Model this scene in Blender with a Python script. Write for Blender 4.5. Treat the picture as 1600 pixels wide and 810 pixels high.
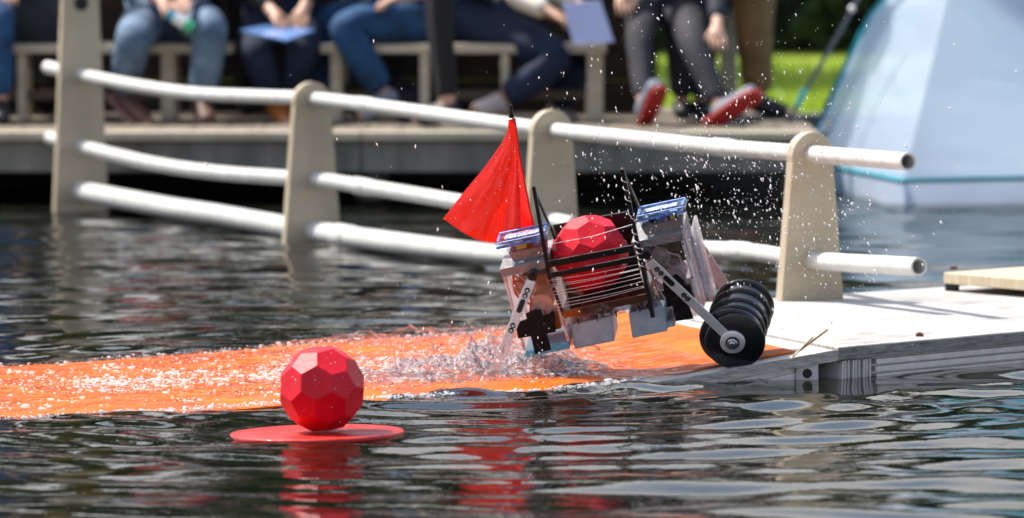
import bpy, bmesh, math, random
import numpy as np
from mathutils import Vector, Matrix, noise as mnoise
from math import radians as rad, sin, cos, pi

random.seed(7); RNG = np.random.default_rng(11)
SC = bpy.context.scene
COL = SC.collection
for o in list(bpy.data.objects): bpy.data.objects.remove(o)

# ------------------------------------------------------------------ camera
FPX, CAM_H = 9600.0, 1.365            # focal length in photo pixels, camera height
PITCH = math.atan(599/9600)
cam_d = bpy.data.cameras.new('camera'); cam = bpy.data.objects.new('camera', cam_d); COL.objects.link(cam)
cam.location = (0, 0, CAM_H); cam.rotation_euler = (pi/2-PITCH, 0, 0)
cam_d.sensor_width = 36; cam_d.lens = 36*FPX/1600; cam_d.clip_start = .5; cam_d.clip_end = 2000
cam_d.dof.use_dof = True; cam_d.dof.focus_distance = 16.1; cam_d.dof.aperture_fstop = 4.0
SC.camera = cam

# ------------------------------------------------------------------ sky, sun, exposure
SUN = Vector((-.48, .28, .83)).normalized()
w = bpy.data.worlds.new('World'); SC.world = w; w.use_nodes = True
nt = w.node_tree; bg = nt.nodes['Background']
sky = nt.nodes.new('ShaderNodeTexSky'); sky.sky_type = 'NISHITA'; sky.sun_disc = False
sky.sun_elevation = math.asin(SUN.z); sky.sun_rotation = math.atan2(SUN.x, SUN.y)
sky.air_density = 1.0; sky.dust_density = 3.0
# broken white cloud over the blue, all round
tcw = nt.nodes.new('ShaderNodeTexCoord'); mpw = nt.nodes.new('ShaderNodeMapping'); mpw.inputs['Scale'].default_value = (1, 1, 2.6); nt.links.new(tcw.outputs['Generated'], mpw.inputs[0])
cn = nt.nodes.new('ShaderNodeTexNoise'); cn.inputs['Scale'].default_value = 3.2; cn.inputs['Detail'].default_value = 7; cn.inputs['Roughness'].default_value = .6; nt.links.new(mpw.outputs[0], cn.inputs['Vector'])
cr = nt.nodes.new('ShaderNodeMapRange'); cr.inputs[1].default_value = .44; cr.inputs[2].default_value = .60; sx = nt.nodes.new('ShaderNodeSeparateXYZ'); nt.links.new(tcw.outputs['Generated'], sx.inputs[0])
ch = nt.nodes.new('ShaderNodeMapRange'); ch.inputs[1].default_value = .20; ch.inputs[2].default_value = .46; ch.inputs[3].default_value = .20; ch.inputs[4].default_value = -.20; nt.links.new(sx.outputs[2], ch.inputs[0])   # unseen cloud thickened towards the horizon, shaped to whiten the water streaks
ca = nt.nodes.new('ShaderNodeMath'); ca.operation = 'ADD'; nt.links.new(cn.outputs[0], ca.inputs[0]); nt.links.new(ch.outputs[0], ca.inputs[1]); nt.links.new(ca.outputs[0], cr.inputs[0])
cm = nt.nodes.new('ShaderNodeMixRGB'); cm.inputs[2].default_value = (5.2, 5.2, 5.3, 1); nt.links.new(cr.outputs[0], cm.inputs[0]); nt.links.new(sky.outputs[0], cm.inputs[1])
nt.links.new(cm.outputs[0], bg.inputs[0]); bg.inputs[1].default_value = .15
sd = bpy.data.lights.new('sun', 'SUN'); sd.energy = 5.0; sd.angle = rad(.5); sd.color = (1, .95, .87)
so = bpy.data.objects.new('sun', sd); COL.objects.link(so)
so.rotation_euler = (-SUN).to_track_quat('-Z', 'Y').to_euler()
SC.view_settings.view_transform = 'Standard'; SC.view_settings.look = 'None'
SC.view_settings.exposure = .5; SC.view_settings.gamma = 1
SC.cycles.use_denoising = True
SC.cycles.max_bounces = 10; SC.cycles.transparent_max_bounces = 24
SC.cycles.sample_clamp_indirect = 6; SC.cycles.caustics_reflective = False; SC.cycles.caustics_refractive = False

# ------------------------------------------------------------------ placing: photo pixel + distance -> point of the place
_F = np.array([0, cos(PITCH), -sin(PITCH)]); _U = np.array([0, sin(PITCH), cos(PITCH)]); _C = np.array([0, 0, CAM_H])
def ray(px, py): return _F+np.array([1., 0, 0])*(px-800)/FPX+_U*(405-py)/FPX
def at(px, py, D):
    r = ray(px, py); return Vector(_C+r*D/r[1])
def atz(px, py, z):
    r = ray(px, py); return Vector(_C+r*(z-CAM_H)/r[2])

# ------------------------------------------------------------------ materials
MATS = {}
def nodes_of(name):
    m = bpy.data.materials.new(name); m.use_nodes = True; n = m.node_tree
    return m, n, n.nodes['Principled BSDF'], n.nodes['Material Output']
def mat(name, col, rough=.5, metal=0, var=.12, scale=8, bump=0, bscale=60, coat=0, stretch=(1, 1, 1), col2=None, trans=0, spec=.5, sheen=0):
    if name in MATS: return MATS[name]
    m, n, p, out = nodes_of(name)
    tc = n.nodes.new('ShaderNodeTexCoord'); mp = n.nodes.new('ShaderNodeMapping'); mp.inputs['Scale'].default_value = stretch
    n.links.new(tc.outputs['Object'], mp.inputs[0])
    tx = n.nodes.new('ShaderNodeTexNoise'); tx.inputs['Scale'].default_value = scale; tx.inputs['Detail'].default_value = 6; tx.inputs['Roughness'].default_value = .65
    n.links.new(mp.outputs[0], tx.inputs['Vector'])
    rp = n.nodes.new('ShaderNodeValToRGB'); rp.color_ramp.elements[0].position = .32; rp.color_ramp.elements[1].position = .68
    c2 = col2 or tuple(min(1, c*(1+var)) for c in col)
    rp.color_ramp.elements[0].color = (*[c*(1-var) for c in col], 1); rp.color_ramp.elements[1].color = (*c2, 1)
    n.links.new(tx.outputs[0], rp.inputs[0]); n.links.new(rp.outputs[0], p.inputs['Base Color'])
    p.inputs['Roughness'].default_value = rough; p.inputs['Metallic'].default_value = metal
    p.inputs['Coat Weight'].default_value = coat; p.inputs['Coat Roughness'].default_value = .06
    p.inputs['Transmission Weight'].default_value = trans; p.inputs['Specular IOR Level'].default_value = spec
    if sheen: p.inputs['Sheen Weight'].default_value = sheen
    if bump:
        t2 = n.nodes.new('ShaderNodeTexNoise'); t2.inputs['Scale'].default_value = bscale; t2.inputs['Detail'].default_value = 5
        n.links.new(mp.outputs[0], t2.inputs['Vector'])
        b = n.nodes.new('ShaderNodeBump'); b.inputs['Strength'].default_value = bump; b.inputs['Distance'].default_value = .01
        n.links.new(t2.outputs[0], b.inputs['Height']); n.links.new(b.outputs[0], p.inputs['Normal'])
    MATS[name] = m; return m
def film(name, tint, gloss_rough=.03, white=0, wscale=40, ior=1.33, milky=(1, 1, 1)):
    """thin clear sheet (acrylic, splashed water): lets light through, mirrors by Fresnel, optionally part milky"""
    if name in MATS: return MATS[name]
    m, n, p, out = nodes_of(name); n.nodes.remove(p)
    tr = n.nodes.new('ShaderNodeBsdfTransparent'); tr.inputs[0].default_value = (*tint, 1)
    gl = n.nodes.new('ShaderNodeBsdfGlossy'); gl.inputs['Roughness'].default_value = gloss_rough
    fr = n.nodes.new('ShaderNodeFresnel'); gm = n.nodes.new('ShaderNodeNewGeometry'); io = n.nodes.new('ShaderNodeMapRange')   # a film mirrors alike from both sides
    io.inputs[3].default_value = ior; io.inputs[4].default_value = 1/ior; n.links.new(gm.outputs['Backfacing'], io.inputs[0]); n.links.new(io.outputs[0], fr.inputs[0])
    mx = n.nodes.new('ShaderNodeMixShader'); n.links.new(fr.outputs[0], mx.inputs[0]); n.links.new(tr.outputs[0], mx.inputs[1]); n.links.new(gl.outputs[0], mx.inputs[2])
    last = mx
    if white:
        df = n.nodes.new('ShaderNodeBsdfDiffuse'); df.inputs[0].default_value = (*[.85*c for c in milky], 1)
        tl = n.nodes.new('ShaderNodeBsdfTranslucent'); tl.inputs[0].default_value = (*[.85*c for c in milky], 1)
        ad = n.nodes.new('ShaderNodeMixShader'); ad.inputs[0].default_value = .5
        n.links.new(df.outputs[0], ad.inputs[1]); n.links.new(tl.outputs[0], ad.inputs[2])
        tc = n.nodes.new('ShaderNodeTexCoord'); tx = n.nodes.new('ShaderNodeTexNoise'); tx.inputs['Scale'].default_value = wscale; tx.inputs['Detail'].default_value = 6; tx.inputs['Roughness'].default_value = .7
        n.links.new(tc.outputs['Object'], tx.inputs['Vector'])
        mr = n.nodes.new('ShaderNodeMapRange'); mr.inputs[1].default_value = .62-.3*white; mr.inputs[2].default_value = .8-.3*white; mr.inputs[4].default_value = min(1, .4+white)
        n.links.new(tx.outputs[0], mr.inputs[0])
        m2 = n.nodes.new('ShaderNodeMixShader'); n.links.new(mr.outputs[0], m2.inputs[0]); n.links.new(mx.outputs[0], m2.inputs[1]); n.links.new(ad.outputs[0], m2.inputs[2]); last = m2
    n.links.new(last.outputs[0], out.inputs[0]); MATS[name] = m; return m
def cloth(name, col, trans=.4, var=.08, scale=12, bump=.2, bscale=300, clear=0):
    """fabric that lets light glow through"""
    if name in MATS: return MATS[name]
    m, n, p, out = nodes_of(name); n.nodes.remove(p)
    tc = n.nodes.new('ShaderNodeTexCoord'); tx = n.nodes.new('ShaderNodeTexNoise'); tx.inputs['Scale'].default_value = scale; tx.inputs['Detail'].default_value = 5
    n.links.new(tc.outputs['Object'], tx.inputs['Vector'])
    rp = n.nodes.new('ShaderNodeValToRGB'); rp.color_ramp.elements[0].color = (*[c*(1-var) for c in col], 1); rp.color_ramp.elements[1].color = (*[min(1, c*(1+var)) for c in col], 1)
    n.links.new(tx.outputs[0], rp.inputs[0])
    df = n.nodes.new('ShaderNodeBsdfDiffuse'); tl = n.nodes.new('ShaderNodeBsdfTranslucent')
    n.links.new(rp.outputs[0], df.inputs[0]); n.links.new(rp.outputs[0], tl.inputs[0])
    mx = n.nodes.new('ShaderNodeMixShader'); mx.inputs[0].default_value = trans
    n.links.new(df.outputs[0], mx.inputs[1]); n.links.new(tl.outputs[0], mx.inputs[2])
    gl = n.nodes.new('ShaderNodeBsdfGlossy'); gl.inputs['Roughness'].default_value = .35; gl.inputs[0].default_value = (1, 1, 1, 1)
    m3 = n.nodes.new('ShaderNodeMixShader'); m3.inputs[0].default_value = .04
    n.links.new(mx.outputs[0], m3.inputs[1]); n.links.new(gl.outputs[0], m3.inputs[2]); last = m3
    if clear:
        tr = n.nodes.new('ShaderNodeBsdfTransparent'); m4 = n.nodes.new('ShaderNodeMixShader'); m4.inputs[0].default_value = clear
        n.links.new(m3.outputs[0], m4.inputs[1]); n.links.new(tr.outputs[0], m4.inputs[2]); last = m4
    n.links.new(last.outputs[0], out.inputs[0]); MATS[name] = m; return m

# ------------------------------------------------------------------ mesh building
class MB:
    def __init__(s): s.v = []; s.f = []; s.sm = []
    def add(s, vs, fs, smooth=False):
        b = len(s.v); s.v += [Vector(v) for v in vs]; s.f += [[b+i for i in f] for f in fs]; s.sm += [smooth]*len(fs); return s
    def box(s, lo, hi, M=None):
        x0, y0, z0 = lo; x1, y1, z1 = hi
        vs = [Vector(p) for p in ((x0, y0, z0), (x1, y0, z0), (x1, y1, z0), (x0, y1, z0), (x0, y0, z1), (x1, y0, z1), (x1, y1, z1), (x0, y1, z1))]
        if M: vs = [M@v for v in vs]
        return s.add(vs, [(0, 3, 2, 1), (4, 5, 6, 7), (0, 1, 5, 4), (1, 2, 6, 5), (2, 3, 7, 6), (3, 0, 4, 7)])
    def hexa(s, b, t):           # bottom quad, top quad
        return s.add(list(b)+list(t), [(3, 2, 1, 0), (4, 5, 6, 7), (0, 1, 5, 4), (1, 2, 6, 5), (2, 3, 7, 6), (3, 0, 4, 7)])
    def prism(s, pts, off):      # polygon pushed along a vector
        n = len(pts); off = Vector(off); pts = [Vector(p) for p in pts]
        return s.add(pts+[p+off for p in pts], [list(range(n))[::-1], list(range(n, 2*n))]+[(i, (i+1) % n, n+(i+1) % n, n+i) for i in range(n)])
    def tube(s, pts, r, n=10, caps=True, hollow=False, wall=.8, up=None):
        pts = [Vector(p) for p in pts]; rs = r if isinstance(r, (list, tuple)) else [r]*len(pts)
        rings = []; N = None
        for i, p in enumerate(pts):
            t = (pts[min(i+1, len(pts)-1)]-pts[max(i-1, 0)]).normalized()
            if N is None:
                a = Vector(up) if up else (Vector((0, 0, 1)) if abs(t.z) < .9 else Vector((1, 0, 0))); N = (a-t*a.dot(t)).normalized()
            else: N = (N-t*N.dot(t)).normalized()
            B = t.cross(N); rings.append([p+(N*cos(2*pi*k/n)+B*sin(2*pi*k/n))*rs[i] for k in range(n)])
        vs = [v for r_ in rings for v in r_]; fs = []
        for i in range(len(pts)-1):
            for k in range(n): fs.append((i*n+k, i*n+(k+1) % n, (i+1)*n+(k+1) % n, (i+1)*n+k))
        b = len(s.v); s.add(vs, fs, True)
        if hollow:
            for e, dr in ((0, 1), (len(pts)-1, -1)):
                t = (pts[1]-pts[0]).normalized() if e == 0 else (pts[-1]-pts[-2]).normalized()*-1
                c = pts[e]; ring = rings[e]; inn = [c+(v-c)*wall for v in ring]; deep = [v+t*.12 for v in inn]
                s.add(ring+inn+deep, [(k, (k+1) % n, n+(k+1) % n, n+k) for k in range(n)]+[(n+k, n+(k+1) % n, 2*n+(k+1) % n, 2*n+k) for k in range(n)]+[[2*n+k for k in range(n)]])
        elif caps:
            s.add(rings[0], [list(range(n))[::-1]]); s.add(rings[-1], [list(range(n))])
        return s
    def cyl(s, a, b, r, n=24, r2=None): return s.tube([a, b], [r, r if r2 is None else r2], n)
    def lathe(s, prof, n=24, M=None):   # (r, z) profile about z
        vs = [Vector((r_*cos(2*pi*k/n), r_*sin(2*pi*k/n), z)) for r_, z in prof for k in range(n)]
        if M: vs = [M@v for v in vs]
        return s.add(vs, [(i*n+k, i*n+(k+1) % n, (i+1)*n+(k+1) % n, (i+1)*n+k) for i in range(len(prof)-1) for k in range(n)], True)
    def grid(s, fn, nu, nv, smooth=True):
        vs = [fn(i/nu, j/nv) for j in range(nv+1) for i in range(nu+1)]
        return s.add(vs, [(j*(nu+1)+i, j*(nu+1)+i+1, (j+1)*(nu+1)+i+1, (j+1)*(nu+1)+i) for j in range(nv) for i in range(nu)], smooth)
    def blob(s, c, r, n=2, seed=0, amp=0, sc=(1, 1, 1)):
        bm = bmesh.new(); bmesh.ops.create_icosphere(bm, subdivisions=n, radius=1)
        vs = []
        for v in bm.verts:
            k = 1+amp*mnoise.noise(v.co*2.3+Vector((seed*7.1, seed*3.3, 0)))
            vs.append(Vector(c)+Vector((v.co.x*sc[0], v.co.y*sc[1], v.co.z*sc[2]))*r*k)
        fs = [[v.index for v in f.verts] for f in bm.faces]; bm.free(); return s.add(vs, fs, True)
def empty(name, loc, label, cat, group=None):
    o = bpy.data.objects.new(name, None); COL.objects.link(o); o.location = loc; o.empty_display_size = .1
    tag(o, label, cat, group); return o
def tag(o, label=None, cat=None, group=None, kind=None):
    if label: o['label'] = label
    if cat: o['category'] = cat
    if group: o['group'] = group
    if kind: o['kind'] = kind
    return o
def top_of(o):
    while o.parent: o = o.parent
    return o
def build(name, mb, m, parent=None, local=False, bevel=0, origin=None, seg=2):
    off = Vector((0, 0, 0))
    if parent is not None and not local: off = top_of(parent).location.copy()
    if parent is None and origin is not None: off = Vector(origin)
    me = bpy.data.meshes.new(name); me.from_pydata([v-off for v in mb.v], [], mb.f); me.validate()
    if len(me.polygons) == len(mb.sm): me.polygons.foreach_set('use_smooth', mb.sm)
    me.materials.append(m); o = bpy.data.objects.new(name, me); COL.objects.link(o)
    if parent is not None: o.parent = parent
    elif origin is not None: o.location = off
    if bevel:
        b = o.modifiers.new('bevel', 'BEVEL'); b.width = bevel; b.segments = seg; b.limit_method = 'ANGLE'; b.angle_limit = rad(40); b.harden_normals = False
    return o
def copy_tree(o, parent=None):
    c = o.copy(); COL.objects.link(c)
    if parent is not None: c.parent = parent
    for ch in list(o.children): copy_tree(ch, c)
    return c
def np_grid(name, X, Y, Z, m, kind=None):
    ny, nx = X.shape
    co = np.stack([X, Y, Z], -1).reshape(-1, 3)
    i = np.arange(ny*nx).reshape(ny, nx); q = np.stack([i[:-1, :-1], i[:-1, 1:], i[1:, 1:], i[1:, :-1]], -1).reshape(-1, 4)
    me = bpy.data.meshes.new(name); me.vertices.add(len(co)); me.vertices.foreach_set('co', co.ravel())
    me.loops.add(q.size); me.loops.foreach_set('vertex_index', q.ravel().astype(np.int32))
    me.polygons.add(len(q)); me.polygons.foreach_set('loop_start', np.arange(0, q.size, 4, dtype=np.int32)); me.polygons.foreach_set('loop_total', np.full(len(q), 4, np.int32))
    me.polygons.foreach_set('use_smooth', np.ones(len(q), bool)); me.update(); me.validate(); me.materials.append(m)
    o = bpy.data.objects.new(name, me); COL.objects.link(o)
    if kind: o['kind'] = kind
    return o
def vnoise(X, Y, f, seed):
    """smooth value noise on arrays"""
    r = np.random.default_rng(seed); T = r.random((256, 256)); x = X*f+1000; y = Y*f+1000
    x0 = np.floor(x).astype(int); y0 = np.floor(y).astype(int); u = x-x0; v = y-y0
    u = u*u*u*(u*(u*6-15)+10); v = v*v*v*(v*(v*6-15)+10)
    g = lambda a, b: T[a % 256, b % 256]
    return (g(x0, y0)*(1-u)+g(x0+1, y0)*u)*(1-v)+(g(x0, y0+1)*(1-u)+g(x0+1, y0+1)*u)*v-.5

# ================================================================== SETTING
DECK_Z, LAWN_Z, PY0, PY1, PX = .30, .25, 6.0, 28.2, 16.0
# lawn sheet with the pond cut out
mg = mat('grass_ground', (.17, .27, .015), .9, var=.3, scale=3, bump=.6, bscale=40, col2=(.28, .38, .02))
L_ = MB(); R_ = 400
for lo, hi in (((-R_, PY1), (R_, R_)), ((-R_, -R_), (R_, PY0)), ((-R_, PY0), (-PX, PY1)), ((PX, PY0), (R_, PY1))):
    L_.add([(lo[0], lo[1], LAWN_Z), (hi[0], lo[1], LAWN_Z), (hi[0], hi[1], LAWN_Z), (lo[0], hi[1], LAWN_Z)], [(0, 1, 2, 3)])
build('lawn', L_, mg)['kind'] = 'structure'
mst = mat('pond_stone', (.10, .10, .09), .8, var=.3, scale=4, bump=.5)
W_ = MB()
W_.box((-PX, PY1-.02, -.8), (PX, PY1+.25, LAWN_Z+.02)); W_.box((-PX, PY0-.25, -.8), (PX, PY0+.02, LAWN_Z+.02))
W_.box((-PX-.25, PY0-.25, -.8), (-PX, PY1+.25, LAWN_Z+.02)); W_.box((PX, PY0-.25, -.8), (PX+.25, PY1+.25, LAWN_Z+.02))
build('pond_edge', W_, mst)['kind'] = 'structure'
B_ = MB(); B_.add([(-PX, PY0, -.7), (PX, PY0, -.7), (PX, PY1, -.7), (-PX, PY1, -.7)], [(0, 1, 2, 3)])
build('pond_bed', B_, mat('pond_mud', (.06, .065, .045), .9, var=.4, scale=6, bump=.5))['kind'] = 'structure'

# ------------------------------------------------------------------ the lane of the ramp (shared by ramp, wash and water)
FRONT = [(.885, 16.62, .082), (.60, 16.585, .034), (.455, 16.55, .008), (.10, 16.33, .002), (-.335, 16.05, .001), (-.80, 15.74, .001), (-1.29, 15.42, .001), (-3.2, 14.2, .0), (-5, 13.1, -.02)]
BACK = [(.36, 18.2, .082), (.20, 18.22, .05), (.05, 18.24, .02), (-.15, 18.2, .006), (-.40, 18.06, .002), (-.90, 17.56, .001), (-1.43, 17.03, .001), (-3.4, 15.5, .0), (-5.2, 14.4, -.02)]
_cs = [0.]
for a, b in zip(FRONT, FRONT[1:]): _cs.append(_cs[-1]+math.dist(a[:2], b[:2]))
_cs = np.array(_cs); LANE_LEN = _cs[-1]
def lane(s, t):
    """s metres along from the hinge, t 0 front .. 1 back (arrays)"""
    s = np.clip(s, 0, LANE_LEN); f = [np.interp(s, _cs, [p[k] for p in FRONT]) for k in range(3)]; b = [np.interp(s, _cs, [p[k] for p in BACK]) for k in range(3)]
    f[1] = f[1]+np.clip((s-.6)/.4, 0, 1)*(.030*np.sin(s*5.1)+.018*np.sin(s*11.7+1)+.010*np.sin(s*23+2))
    b[1] = b[1]+np.clip((s-.6)/.4, 0, 1)*(.030*np.sin(s*4.3+2)+.018*np.sin(s*13.1))
    dip = np.clip((s-.45)/.3, 0, 1)*.016*(np.clip(1-np.asarray(t)/.07, 0, 1)**1.5+np.clip(1-(1-np.asarray(t))/.05, 0, 1)**1.5)
    o = [f[k]*(1-t)+b[k]*t for k in range(3)]; o[2] = o[2]-dip; return o
def lane_dist(X, Y):
    """soft 0..1 mask of the lane"""
    fx = np.array([p[0] for p in FRONT])[::-1]; fy = np.array([p[1] for p in FRONT])[::-1]; bx = np.array([p[0] for p in BACK])[::-1]; by = np.array([p[1] for p in BACK])[::-1]
    yf = np.interp(X, fx, fy, left=12.5, right=16.62); yb = np.interp(X, bx, by, left=14, right=18.2)
    a = np.clip((Y-yf-.02)/.12, 0, 1)*np.clip((yb+.10-Y)/.12, 0, 1)
    return a*np.clip((1.0-X)/.1, 0, 1)

# ------------------------------------------------------------------ water
def waves(X, Y):
    r = np.random.default_rng(5); Z = np.zeros_like(X)
    for i in range(46):
        lam = .24*(4.4**(i/45)); th = r.normal(pi/2, .34); k = 2*pi/lam
        A = lam*.0014*(1.5 if .3 < lam < .6 else 1)
        wx = X+.05*vnoise(X, Y, 1.3, 50+i); wy = Y+.10*vnoise(X, Y, 1.1, 90+i)
        Z += A*np.sin(k*(cos(th)*wx+sin(th)*wy)+r.random()*6.28)*(0.55+.9*(vnoise(X, Y, .45, 200+i)+.5))
    for cx, cy, lam, amp, ext in ((-.05, 16.4, .17, .0050, 1.3), (.45, 16.5, .20, .0018, .8), (-.465, 15.06, .15, .0016, .7)):
        d = np.hypot(X-cx, Y-cy); Z += amp*np.sin(2*pi*d/lam)*np.exp(-d/ext)*np.clip(d/.25, 0, 1)
    Z += .004*vnoise(X, Y, 9, 31)*np.exp(-np.hypot(X+.05, (Y-16.2)*.8)/.55)*2
    rear = np.clip((Y-18.3)/1.5, 0, 1)*np.clip((24.6-Y)/1.0, .35, 1)*np.clip((1.3-X)/.8, .25, 1)
    for i in range(12):
        lam = .13+.012*i; th = r.normal(pi/2, .25); k = 2*pi/lam
        Z += rear*lam*.0014*np.sin(k*(cos(th)*(X+.04*vnoise(X, Y, 1.7, 300+i))+sin(th)*(Y+.06*vnoise(X, Y, 1.4, 330+i)))+r.random()*6.28)*(.3+1.4*(vnoise(X, Y, .8, 360+i)+.5))
    for i in range(10):
        lam = .10+.011*i; th = r.normal(pi/2, .5); k = 2*pi/lam
        Z += lam*.0016*np.sin(k*(cos(th)*(X+.04*vnoise(X, Y, 1.9, 400+i))+sin(th)*(Y+.06*vnoise(X, Y, 1.6, 430+i)))+r.random()*6.28)*np.clip(vnoise(X, Y, .9, 460+i)*2.4, 0, 1)
    dd = (X-.885)*.735-(Y-16.62)*.67       # calmer close in front of the dock
    Z = Z*np.where((X > .2) & (dd > -.1), np.clip(.2+dd/.55, .2, 1), 1)
    return Z*(1+.15*rear)*(1-.93*lane_dist(X, Y))*np.clip((27.6-Y)/2, .15, 1)
xs = np.concatenate([np.linspace(-PX, -3.4, 40)[:-1], np.arange(-3.4, 3.4, .022), np.linspace(3.4, PX, 40)])
ys = np.concatenate([np.linspace(PY0, 11.5, 60)[:-1], np.arange(11.5, 27.4, .022), np.linspace(27.4, PY1, 12)])
X, Y = np.meshgrid(xs, ys)
def water_material():
    m, n, p, out = nodes_of('pond_water'); n.nodes.remove(p)
    tc = n.nodes.new('ShaderNodeTexCoord')
    tx = n.nodes.new('ShaderNodeTexNoise'); tx.inputs['Scale'].default_value = 5; tx.inputs['Detail'].default_value = 7; tx.inputs['Distortion'].default_value = 1.5
    n.links.new(tc.outputs['Object'], tx.inputs['Vector'])
    rp = n.nodes.new('ShaderNodeValToRGB'); rp.color_ramp.elements[0].position = .35; rp.color_ramp.elements[1].position = .72
    rp.color_ramp.elements[0].color = (.003, .004, .003, 1); rp.color_ramp.elements[1].color = (.018, .020, .013, 1)
    n.links.new(tx.outputs[0], rp.inputs[0])
    df = n.nodes.new('ShaderNodeBsdfDiffuse'); n.links.new(rp.outputs[0], df.inputs[0])
    gl = n.nodes.new('ShaderNodeBsdfGlossy'); gl.inputs['Roughness'].default_value = .012
    t2 = n.nodes.new('ShaderNodeTexNoise'); t2.inputs['Scale'].default_value = 26; t2.inputs['Detail'].default_value = 3
    n.links.new(tc.outputs['Object'], t2.inputs['Vector'])
    b = n.nodes.new('ShaderNodeBump'); b.inputs['Strength'].default_value = .04; b.inputs['Distance'].default_value = .012; n.links.new(t2.outputs[0], b.inputs['Height'])
    n.links.new(b.outputs[0], gl.inputs['Normal'])
    fr = n.nodes.new('ShaderNodeFresnel'); fr.inputs[0].default_value = 1.6; n.links.new(b.outputs[0], fr.inputs['Normal'])
    mx = n.nodes.new('ShaderNodeMixShader'); n.links.new(fr.outputs[0], mx.inputs[0]); n.links.new(df.outputs[0], mx.inputs[1]); n.links.new(gl.outputs[0], mx.inputs[2])
    n.links.new(mx.outputs[0], out.inputs[0]); return m
np_grid('water', X, Y, waves(X, Y), water_material(), 'structure')

# ================================================================== DOCK
m_deck = mat('weathered_white_paint', (.66, .65, .62), .7, var=.13, scale=7, bump=.25, bscale=30, stretch=(1, 6, 1), col2=(.80, .79, .76))
def grain(name, base, dark, ang):
    m, n, p, out = nodes_of(name)
    tc = n.nodes.new('ShaderNodeTexCoord'); mp = n.nodes.new('ShaderNodeMapping'); mp.inputs['Rotation'].default_value = (0, 0, ang); n.links.new(tc.outputs['Object'], mp.inputs[0])
    m2 = n.nodes.new('ShaderNodeMapping'); m2.inputs['Scale'].default_value = (1.6, 26, 1); n.links.new(mp.outputs[0], m2.inputs[0])
    a = n.nodes.new('ShaderNodeTexNoise'); a.inputs['Scale'].default_value = 2.2; a.inputs['Detail'].default_value = 8; a.inputs['Roughness'].default_value = .7; n.links.new(m2.outputs[0], a.inputs['Vector'])
    b = n.nodes.new('ShaderNodeTexNoise'); b.inputs['Scale'].default_value = 1.7; b.inputs['Detail'].default_value = 5; n.links.new(mp.outputs[0], b.inputs['Vector'])
    mu = n.nodes.new('ShaderNodeMath'); mu.operation = 'MULTIPLY_ADD'; mu.inputs[1].default_value = .55; n.links.new(b.outputs[0], mu.inputs[0]); n.links.new(a.outputs[0], mu.inputs[2])
    rp = n.nodes.new('ShaderNodeValToRGB'); e = rp.color_ramp.elements; e[0].position = .60; e[1].position = .80; e[0].color = (*dark, 1); e[1].color = (*base, 1); n.links.new(mu.outputs[0], rp.inputs[0])
    n.links.new(rp.outputs[0], p.inputs['Base Color']); p.inputs['Roughness'].default_value = .6
    bu = n.nodes.new('ShaderNodeBump'); bu.inputs['Strength'].default_value = .35; bu.inputs['Distance'].default_value = .004; n.links.new(a.outputs[0], bu.inputs['Height']); n.links.new(bu.outputs[0], p.inputs['Normal']); MATS[name] = m; return m
m_deck = grain('weathered_white_deck', (.49, .48, .455), (.20, .19, .175), rad(-47))
m_edge = mat('grey_plywood_edge', (.30, .30, .29), .85, var=.45, scale=14, bump=.6, bscale=60, stretch=(1, 1, 6), col2=(.42, .42, .40))
m_alu = mat('aluminium', (.58, .59, .61), .35, .3, var=.12, scale=20)
m_alud = mat('aluminium_matte', (.46, .46, .47), .45, .25, var=.15, scale=15)
m_dark = mat('dark_gap', (.012, .012, .012), .8)
m_rust = mat('rusty_bolt', (.13, .06, .03), .8, .2, var=.4, scale=90, bump=.5)
fdir = Vector((.67, .735, 0)).normalized(); fn = Vector((fdir.y, -fdir.x, 0))      # along the front edge, and out towards the camera
A = Vector((.885, 16.62, 0)); Bk = Vector((.36, 18.2, 0)); bdir = Vector((.75, .66, 0)).normalized()
FR = A+fdir*5.5; BR = Bk+bdir*5.6
dock = empty('dock', (A.x, A.y, 0), 'low floating dock with white weathered plywood top and ribbed aluminium side', 'dock')
z0, z1 = .052, .088
up = lambda v, z: Vector((v.x, v.y, z))
d = MB(); d.hexa([up(q, z0) for q in (A, FR, BR, Bk)], [up(q, z1) for q in (A, FR, BR, Bk)])
build('deck_panel', d, m_deck, dock, bevel=.003)
# worn ply edge: laminations along the front
for k, (za, zb, o_) in enumerate(((.054, .0625, .004), (.0635, .0735, .0055), (.0745, .0845, .0035))):
    e = MB(); n_ = 60
    def ed(u, v, za=za, zb=zb, o_=o_, k=k):
        p = A+fdir*(u*5.2); j = .0022*mnoise.noise(Vector((u*160, k*9.1, v*3)))
        return Vector((p.x, p.y, za+(zb-za)*v))+fn*(o_+j)
    e.grid(ed, 220, 2); f = MB()
    build('ply_layer', e, m_edge, dock)
# extruded beam with grooves, right of the corner block
prof = [(-.020, .0515), (-.020, .047), (-.004, .046), (-.004, .033), (-.022, .032), (-.022, .027), (-.006, .026), (-.006, .012), (-.022, .011), (-.022, .006), (-.003, .005), (-.003, -.09), (-.05, -.09), (-.05, .0515)]
def sweep(mb, a, dirv, nrm, length, prof):
    pts = [a+nrm*o_+Vector((0, 0, z)) for o_, z in prof]; mb.prism(pts, dirv*length)
b_ = MB(); sweep(b_, A+fdir*.17, fdir, fn, 5.2, prof); build('side_beam', b_, m_alu, dock)
b_ = MB(); sweep(b_, Bk+bdir*.05, bdir, Vector((-bdir.y, bdir.x, 0)), 5.2, prof); build('rear_beam', b_, m_alu, dock)
c_ = MB(); c_.prism([A+fn*-.02+fdir*.02+Vector((0, 0, -.08)), A+fn*-.02+fdir*.16+Vector((0, 0, -.08)), A+fn*-.02+fdir*.16+Vector((0, 0, .051)), A+fn*-.02+fdir*.02+Vector((0, 0, .051))], -fn*.08)
cb = build('corner_block', c_, m_alud, dock)
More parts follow.
